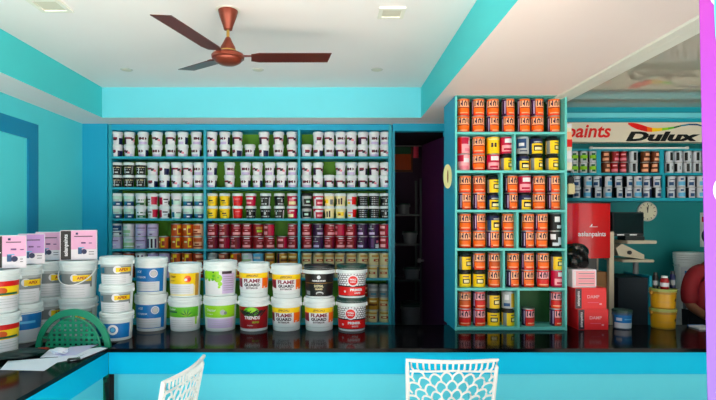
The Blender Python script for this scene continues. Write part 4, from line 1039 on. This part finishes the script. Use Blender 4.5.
# monitor and console on a stand
MY = 4.45
t = thing('console_stand', 'dark stand with teal edge under the beige console', 'stand', (PX(636, MY), MY, .22))
zt3 = PZ(262.5, MY)-.22
mb = MB(); mb.box(-.14, .115, .02, .40, 0, .95, mat('dark_navy_laminate', (8, 26, 40), .6), .003); mb.build('cabinet', t)
mb = MB(); mb.box(.1155, .137, .0, .40, 0, .97, m_tealt, .002); mb.build('side_panel', t)
mb = MB(); mb.lathe([(.022, .97), (.022, zt3-.001)], 16, mat('grey_post', (120, 125, 130), .4), c=(.09, .16, 0)); mb.build('post', t)
mb = MB(); mb.box(-.10, .17, .02, .34, zt3, zt3+.022, m_beige, .004); mb.build('stand_top', t)
t = thing('console', 'beige console with overhanging flat top below the dark monitor', 'machine', (PX(636, MY), MY, PZ(262.5, MY)+.0228))
mb = MB(); mb.prism([(-.145, .10), (-.12, .03), (.10, .0), (.10, .04), (-.09, .135)], 0, .20, m_beige, mtx=Matrix(((1, 0, 0, 0), (0, 0, 1, .05), (0, 1, 0, 0), (0, 0, 0, 1)))); mb.build('console_body', t)
mb = MB(); mb.lathe([(.018, 0), (.018, .012)], 16, m_lidk, mtx=Matrix.Translation((-.03, .05, .06)) @ RX); mb.build('knob', t)
mb = MB(); mb.box(-.07, .18, .0, .29, .137, .165, m_beige, .004); mb.build('console_top', t)
t = thing('monitor', 'dark flat monitor in front of the round wall clock', 'monitor', (PX(632.5, MY), MY+.1, PZ(262.5, MY)+.0228+.1655))
mb = MB(); mb.box(-.135, .135, -.04, .035, .035, .245, mat('monitor_black', (12, 16, 24), .4), .006); mb.build('monitor_case', t)
mb = MB(); mb.box(-.125, .125, -.0415, -.0405, .06, .235, mat('monitor_glass', (6, 8, 14), .12)); mb.build('screen', t)
mb = MB(); mb.box(-.04, .13, -.06, .07, 0, .035, m_lidk, .004); mb.build('base', t)
for xx in (-.07, .04):
    mb = MB(); mb.box(xx-.03, xx+.03, -.043, -.0405, .042, .052, pm('W')); mb.build('white_strip', t)  # two small white strips below the screen
# blue bucket beside the stand, the machine's shadow put into its body colour
bucket('skyblue', 623.5, 4.2, .22, .10, .2, 'dim blue bucket low down beside the console stand', body=mat('shaded_blue_plastic', (60, 84, 110), .5), lid='g', group='dim buckets behind the counter')
bpy.data.objects[COL.objects[-1].name]
for o in reversed(COL.objects):
    if o.get('label', '').startswith('dim blue bucket'): o.location = (PX(622, 3.97), 3.97, T1+.0005); o.scale = (.72, .72, .72); break

# ochre buckets
m_ocb = mat('ochre_bucket_plastic', (165, 122, 30), .4)
for i, lb_ in enumerate(('small ochre bucket with pale lid on the counter, lower one', 'small ochre bucket with pale lid, upper of the pair')):
    bucket('ochre', 663, 3.99, T1+.0005+i*.1515, .094, .151, lb_, 0, 'c', body=m_ocb, group='small ochre buckets by the stand')
ZO = T1+.0005+.3035
for (px, Y, rad, hh, c1, c2, lb_, nm) in ((664.5, 3.97, .030, .10, 'dred', 'W2', 'small dark red jar with white band on the ochre buckets', 'paint_jar'),
                                     (655.5, 4.02, .020, .12, 'black', 'grey', 'thin black bottle on the ochre buckets', 'bottle'),
                                     (672.5, 4.02, .020, .13, 'navy', 'grey', 'thin dark blue bottle on the ochre buckets', 'bottle')):
    t = thing(nm, lb_, 'jar' if nm == 'paint_jar' else 'bottle', (PX(px, Y), Y, ZO-.0055))
    mb = MB(); mb.lathe([(rad*.95, 0), (rad, .006), (rad, hh*.75), (rad*.7, hh*.85)], 20, pm(c1)); mb.build('jar_body', t)
    mb = MB(); mb.lathe([(rad*1.01, hh*.2), (rad*1.01, hh*.5)], 20, pm(c2), capb=False, capt=False); mb.build('jar_label', t)
    mb = MB(); mb.lathe([(rad*.72, hh*.855), (rad*.72, hh), (rad*.6, hh*1.02)], 20, m_lidk if c1 != 'dred' else m_lidw); mb.build('cap', t)
# white bucket stack at the far right
for i in range(4):
    bucket(['silver', 'skyblue', 'silver', 'wave'][i], 0, 4.80, .2205+i*.2725, .132, .272, 'white bucket in the tall stack behind the person, '+['lowest', 'second from bottom', 'third from bottom', 'topmost with pale blue label'][i], .2, px_abs=3.275, group='tall bucket stack behind the person')
for i in range(3):
    t = thing('bucket_lid', 'spare white bucket lid on top of the far stack, '+['lowest', 'middle', 'topmost'][i], 'lid', (3.275, 4.80, .2205+4*.2725+.0005+i*.0205), 0, 'spare lids')
    mb = MB(); mb.lathe([(.128, 0), (.136, .002), (.136, .012), (.13, .014), (.13, .019), (.12, .02)], 36, m_lidw); mb.build('lid_disc', t)
t = thing('notice_sheet', 'pale narrow notice pinned on the teal wall at far right', 'notice', (PX(706, 4.98), 4.998, PZ(247, 4.98)))
mb = MB(); mb.box(-.045, .06, -.003, 0, 0, .33, pm('silver')); mb.build('sheet', t)
mb = MB(); mb.box(-.03, .05, -.0042, -.0032, .24, .29, pm('dred')); mb.build('printed_heading', t)

# oval charm on the side of the narrow rack
t = thing('wall_ornament', 'cream oval ornament hung on the side of the narrow rack', 'ornament', (ux0-.032, 4.0, PZ(189, 4.0)))
mb = MB(); vs = []; n = 20
prof = []
mtx = Matrix(((1, 0, 0, 0), (0, 0, -1, 0), (0, 1, 0, .095), (0, 0, 0, 1)))
mb.prism([(.032*math.cos(2*PI*k/n), .094*math.sin(2*PI*k/n)) for k in range(n)], 0, .018, mat('cream_lime', (216, 214, 150), .5), mtx=mtx); mb.build('ornament_body', t)
mb = MB(); mb.prism([(.0045*math.cos(2*PI*k/n), .05*math.sin(2*PI*k/n)) for k in range(n)], .0185, .022, pm('brown'), mtx=mtx); mb.build('ornament_centre', t)

# ================================================================== STORE ROOM CONTENT
rk = thing('steel_rack', 'dark steel rack seen dimly through the doorway', 'rack', (0, 6.2, .22))
sxs = (PX(385, 6.2), PX(421, 6.2))
m_st = mat('dark_steel', (60, 66, 72), .5)
for xx in sxs:
    for yy in (0, .38):
        mb = MB(); mb.box(xx-.012, xx+.012, yy-.012, yy+.012, 0, 1.95, m_st); mb.build('post', rk)
SZ = [(244, 6.2), (280, 6.2), (333, 6.2), (214, 6.2)]
for (py, Y) in SZ:
    mb = MB(); z_ = PZ(py, Y)-.22; mb.box(sxs[0]+.012, sxs[1]-.012, 0, .38, z_-.02, z_, m_st); mb.build('shelf', rk)
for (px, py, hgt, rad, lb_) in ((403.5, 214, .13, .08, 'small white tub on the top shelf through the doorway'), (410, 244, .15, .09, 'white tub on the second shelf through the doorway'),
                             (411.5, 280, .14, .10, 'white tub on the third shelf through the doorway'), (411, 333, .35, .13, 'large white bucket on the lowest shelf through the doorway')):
    bucket('', px, 6.36, PZ(py, 6.2)+.0005, rad, hgt, lb_, lid='g', body=mat('shaded_white_plastic', (120, 126, 132), .5), group='dim buckets in the store room')  # white tubs coloured grey, the store room's dimness put into the body
t = thing('wall_picture', 'dim framed picture high up in the store room', 'picture', (PX(402, 7.28), 7.299, PZ(172, 7.28)))
mb = MB(); mb.box(-.15, .15, -.02, 0, 0, .46, pm('brown'), .003); mb.build('frame', t)
mb = MB(); mb.box(-.125, .125, -.0225, -.0205, .03, .43, pm('dorange')); mb.box(-.125, .125, -.0235, -.0226, .25, .43, pm('dgreen')); mb.build('picture_print', t)
t = thing('curtain', 'narrow pink curtain hanging in the store room', 'curtain', (PX(416, 6.9), 6.9, PZ(158, 6.9)))
mb = MB(); vs = []; fs = []
for i in range(17):
    xx = -.035+.07*i/16; yy = .012*math.sin(i*1.3); vs += [(xx, yy, 0), (xx, yy, 2.5-PZ(158, 6.9)+.15), (xx, yy+.003, 2.5-PZ(158, 6.9)+.15), (xx, yy+.003, 0)]
for i in range(16):
    for k in range(4): fs.append((4*i+k, 4*i+(k+1) % 4, 4*i+4+(k+1) % 4, 4*i+4+k))
mb.add(vs, fs, pm('hot'), True); mb.build('curtain_cloth', t)
mb = MB(); mb.tube([(-.5, .004, 2.66-PZ(158, 6.9)), (.6, .004, 2.66-PZ(158, 6.9))], .008, m_wire, 8); mb.build('curtain_rod', t)

# ================================================================== PURPLE BANNER AT THE RIGHT EDGE
def banner_mat():
    m = bpy.data.materials.new('banner_print'); m.use_nodes = True; nt = m.node_tree; b = nt.nodes['Principled BSDF']; b.inputs['Roughness'].default_value = .45
    tc = nt.nodes.new('ShaderNodeTexCoord'); sp = nt.nodes.new('ShaderNodeSeparateXYZ'); mr = nt.nodes.new('ShaderNodeMapRange'); cr = nt.nodes.new('ShaderNodeValToRGB')
    nt.links.new(tc.outputs['Object'], sp.inputs[0]); nt.links.new(sp.outputs[2], mr.inputs[0]); mr.inputs[1].default_value = .9; mr.inputs[2].default_value = 2.4
    nt.links.new(mr.outputs[0], cr.inputs[0]); nt.links.new(cr.outputs[0], b.inputs['Base Color'])
    e = cr.color_ramp.elements
    e[0].position = .0; e[0].color = (lin(96), lin(80), lin(176), 1); e[1].position = 1; e[1].color = (lin(140), lin(36), lin(150), 1)
    k = cr.color_ramp.elements.new(.55); k.color = (lin(134), lin(62), lin(184), 1)
    return m
BY = 1.6
bn = thing('roll_up_banner', 'purple-to-magenta standing banner at the right edge of the picture', 'banner', (PX(708, BY)+.42, BY, 0))
m_bn = banner_mat()
xt, xb = PX(699.5, BY)-bn.location.x, PX(707.8, BY)-bn.location.x
lx = lambda z_: xb+(xt-xb)*(z_-PZ(400, BY))/(PZ(0, BY)-PZ(400, BY))
mb = MB(); vs = []
for (z_, yy) in ((.08, 0), (.6, 0), (1.1, 0), (1.6, 0), (2.0, 0), (2.4, 0)):
    vs += [(lx(z_), yy, z_), (.42, yy, z_), (.42, yy+.002, z_), (lx(z_), yy+.002, z_)]
fs = []
for i in range(5):
    for k in range(4): fs.append((4*i+k, 4*i+(k+1) % 4, 4*i+4+(k+1) % 4, 4*i+4+k))
fs += [(0, 3, 2, 1), (20, 21, 22, 23)]
mb.add(vs, fs, m_bn); mb.build('printed_panel', bn)
mb = MB()
def bput(g, c, off=.001): on_plane(mb, g, (0, 0, 0), (1, 0, 0), (0, 0, 1), (0, -1, 0), off, pm(c) if isinstance(c, str) else c)
bx = lambda px: PX(px, BY)-bn.location.x
bput(([(bx(711.5), 2.38), (bx(713), PZ(-10, BY)), (bx(715), PZ(35, BY)), (bx(718), PZ(55, BY)), (.40, PZ(60, BY)), (.40, 2.38)], [(0, 1, 2, 3, 4, 5)]), 'sky', .001)
bput(([(bx(713), 2.37), (bx(714.5), PZ(-10, BY)), (bx(716.5), PZ(30, BY)), (bx(719), PZ(50, BY)), (.40, PZ(52, BY)), (.40, 2.37)], [(0, 1, 2, 3, 4, 5)]), mat('cyan_print', (0, 190, 236), .4), .0015)
bput(([(bx(708), PZ(-4, BY)), (bx(713), PZ(-4, BY)), (bx(713.5), PZ(5, BY)), (bx(711), PZ(2, BY))], [(0, 1, 2, 3)]), 'W', .002)
bput(disc2d(bx(728), PZ(190, BY), .047), 'W', .001); bput(disc2d(bx(732), PZ(392, BY), .05), 'W', .001)
mb.build('printed_shapes', bn)
mb = MB(); mb.box(-.42, .45, -.06, .08, 0, .075, m_tin, .01); mb.build('base', bn)
mb = MB(); mb.lathe([(.012, .075), (.012, 2.42)], 12, m_tin, c=(0, .03, 0)); mb.build('pole', bn)
mb = MB(); mb.box(lx(2.4), .42, -.006, .012, 2.401, 2.42, m_tin); mb.build('top_rail', bn)

# ================================================================== PERSON behind the counter (mostly behind the banner)
m_skin = mat('brown_skin', (128, 80, 56), .5); m_shirt = mat('maroon_shirt', (132, 8, 24), .75, var=.12, scale=12, bump=.1); m_trs = mat('dark_trousers', (24, 26, 34), .8)
m_hair = mat('black_hair', (14, 12, 12), .5)
def skin_fig(name, chains, mt, parent, sub=2):
    """chains: list of lists of (key, co, radius); the same key is the same joint"""
    idx = {}; vs = []; rs = []; es = []
    for ch in chains:
        prev = None
        for key, co, rad in ch:
            if key not in idx: idx[key] = len(vs); vs.append(co); rs.append(rad)
            if prev is not None: es.append((prev, idx[key]))
            prev = idx[key]
    me = bpy.data.meshes.new(name); me.from_pydata(vs, es, []); me.materials.append(mt)
    o = link(name, me, parent)
    o.modifiers.new('skin', 'SKIN'); me_s = me.skin_vertices[0] if me.skin_vertices else None
    if me_s is None:
        bm = bmesh.new(); bm.from_mesh(me); bm.verts.layers.skin.verify(); bm.to_mesh(me); bm.free(); me_s = me.skin_vertices[0]
    for i, rr_ in enumerate(rs):
        rv = rr_ if isinstance(rr_, tuple) else (rr_, rr_)
        me_s.data[i].radius = rv; me_s.data[i].use_root = (i == 0)
    sb = o.modifiers.new('smooth', 'SUBSURF'); sb.levels = sub; sb.render_levels = sub
    dg = bpy.context.evaluated_depsgraph_get(); m2 = bpy.data.meshes.new_from_object(o.evaluated_get(dg)); o.modifiers.clear(); o.data = m2
    if not m2.materials: m2.materials.append(mt)
    for p in m2.polygons: p.use_smooth = True
    return o
pt = thing('person', 'person in a maroon shirt seated behind the counter, mostly hidden by banner', 'person', (3.225, 4.44, .22))
pv = (0, .04, .58)
body = [[('pel', pv, (.14, .10)), ('abd', (0, .02, .72), (.125, .095)), ('che', (0, .0, .90), (.15, .10)), ('neck0', (0, -.01, 1.04), (.075, .07)), ('neck', (0, -.03, 1.11), .052), ('hd0', (0, -.045, 1.18), (.068, .078)), ('hd1', (0, -.05, 1.26), (.078, .092)), ('hd2', (0, -.045, 1.33), (.058, .07))]]
for s in (-1, 1):
    body.append([('neck0', None, 0), (f'sh{s}', (s*.165, .0, .985), .058), (f'ua{s}', (s*.21, -.01, .86), .050), (f'el{s}', (s*.215, -.03, .72), .042), (f'fa{s}', (s*.18, -.15, .66), .036), (f'wr{s}', (s*.16, -.275, .642), .026), (f'pa{s}', (s*.145, -.32, .638), (.036, .016)), (f'pb{s}', (s*.14, -.35, .636), (.034, .014))])
    for q, (dx, ln) in enumerate(((-.027, .055), (-.009, .064), (.009, .06), (.027, .048))):
        bx_ = s*.14+dx; body.append([(f'pb{s}', None, 0), (f'f{s}{q}a', (bx_, -.375, .637), .0085), (f'f{s}{q}b', (bx_, -.375-ln*.5, .635), .008), (f'f{s}{q}c', (bx_, -.375-ln*.85, .628), .007)])
    body.append([(f'pa{s}', None, 0), (f't{s}a', (s*.145-s*.042, -.335, .636), .010), (f't{s}b', (s*.145-s*.055, -.365, .632), .008)])
    body.append([('pel', None, 0), (f'hip{s}', (s*.09, .0, .565), .082), (f'th{s}', (s*.105, -.14, .56), .07), (f'kn{s}', (s*.12, -.20, .44), .055)])
    body.append([(f'kn{s}', None, 0), (f'ca{s}', (s*.12, -.15, .26), .048), (f'an{s}', (s*.12, -.08, .08), .033), (f'ft{s}', (s*.125, -.13, .035), (.034, .028)), (f'to{s}', (s*.13, -.22, .028), (.036, .022))])
flat = {}
for ch in body:
    for i, (k, co, rr_) in enumerate(ch):
        if co is not None: flat[k] = (co, rr_)
body = [[(k, flat[k][0], flat[k][1]) for k, _, _ in ch] for ch in body]
skin_fig('body', body, m_skin, pt)
# clothes a little larger than the body
shirt = [[('pel', (0, .04, .60), (.175, .118)), ('abd', (0, .02, .74), (.185, .118)), ('che', (0, 0, .90), (.195, .125)), ('n0', (0, -.005, 1.02), (.095, .085))]]
for s in (-1, 1): shirt.append([('n0', (0, -.005, 1.02), (.095, .085)), (f's{s}', (s*.165, 0, .99), .072), (f'u{s}', (s*.21, -.01, .86), .070), (f'e{s}', (s*.215, -.03, .725), .064)])
skin_fig('shirt', shirt, m_shirt, pt)
trs = [[('p', (0, .04, .565), (.15, .112))]]
for s in (-1, 1): trs.append([('p', (0, .04, .565), (.15, .112)), (f'h{s}', (s*.09, .0, .56), .094), (f'th{s}', (s*.105, -.14, .558), .082), (f'k{s}', (s*.12, -.20, .44), .066), (f'c{s}', (s*.12, -.15, .26), .06), (f'a{s}', (s*.12, -.085, .10), .05)])
skin_fig('trousers', trs, m_trs, pt)
mb = MB(); bm = bmesh.new(); bmesh.ops.create_uvsphere(bm, u_segments=20, v_segments=12, radius=1)
for v in bm.verts:
    v.co = Vector((v.co.x*.088, v.co.y*.102+.012, v.co.z*.088))
    if v.co.z < .03 and v.co.y < .02: v.co.y = max(v.co.y, .0)*.8
me = bpy.data.meshes.new('hair'); bm.to_mesh(me); bm.free(); me.materials.append(m_hair); link('hair', me, pt, (0, -.035, 1.31))
for s in (-1, 1):
    mb = MB(); mb.lathe([(.003, -.012), (.010, -.006), (.011, .0), (.010, .006), (.003, .012)], 12, pm('W'), c=(s*.03, -.128, 1.262)); mb.lathe([(.002, -.005), (.005, 0), (.002, .005)], 10, m_lidk, c=(s*.03, -.1365, 1.262)); mb.build('eye', pt)
    mb = MB(); mb.lathe([(.004, -.026), (.012, -.01), (.014, .012), (.006, .026)], 12, m_skin, c=(s*.083, -.04, 1.26)); mb.build('ear', pt)
mb = MB(); mb.tube([(0, -.128, 1.27), (0, -.146, 1.24), (0, -.15, 1.228), (0, -.13, 1.222)], [.006, .010, .012, .006], m_skin, 8); mb.build('nose', pt)
mb = MB(); mb.tube([(-.024, -.118, 1.20), (0, -.128, 1.198), (.024, -.118, 1.20)], [.003, .006, .003], mat('lips', (120, 56, 50), .5), 8); mb.build('mouth', pt)
t = thing('stool', 'low stool under the person in the maroon shirt', 'stool', (3.24, 4.50, .22))
mb = MB(); mb.lathe([(.14, .40), (.15, .405), (.15, .425), (.14, .43)], 28, m_card); mb.build('seat', t)
for k in range(4):
    a = R(45+90*k); mb = MB(); mb.tube([(.10*math.cos(a), .10*math.sin(a), .40), (.13*math.cos(a), .13*math.sin(a), 0)], .013, m_st, 8); mb.build('leg', t)
t = thing('notepad', 'small white notepad by the person at the right end of the counter', 'notepad', (PX(702, 3.95), 3.97, T1+.0005))
mb = MB(); mb.box(-.05, .07, -.06, .06, 0, .012, pm('W'), .002); mb.build('pages', t)
mb = MB(); mb.box(-.05, .07, .062, .07, 0, .014, pm('blue')); mb.build('binding', t)
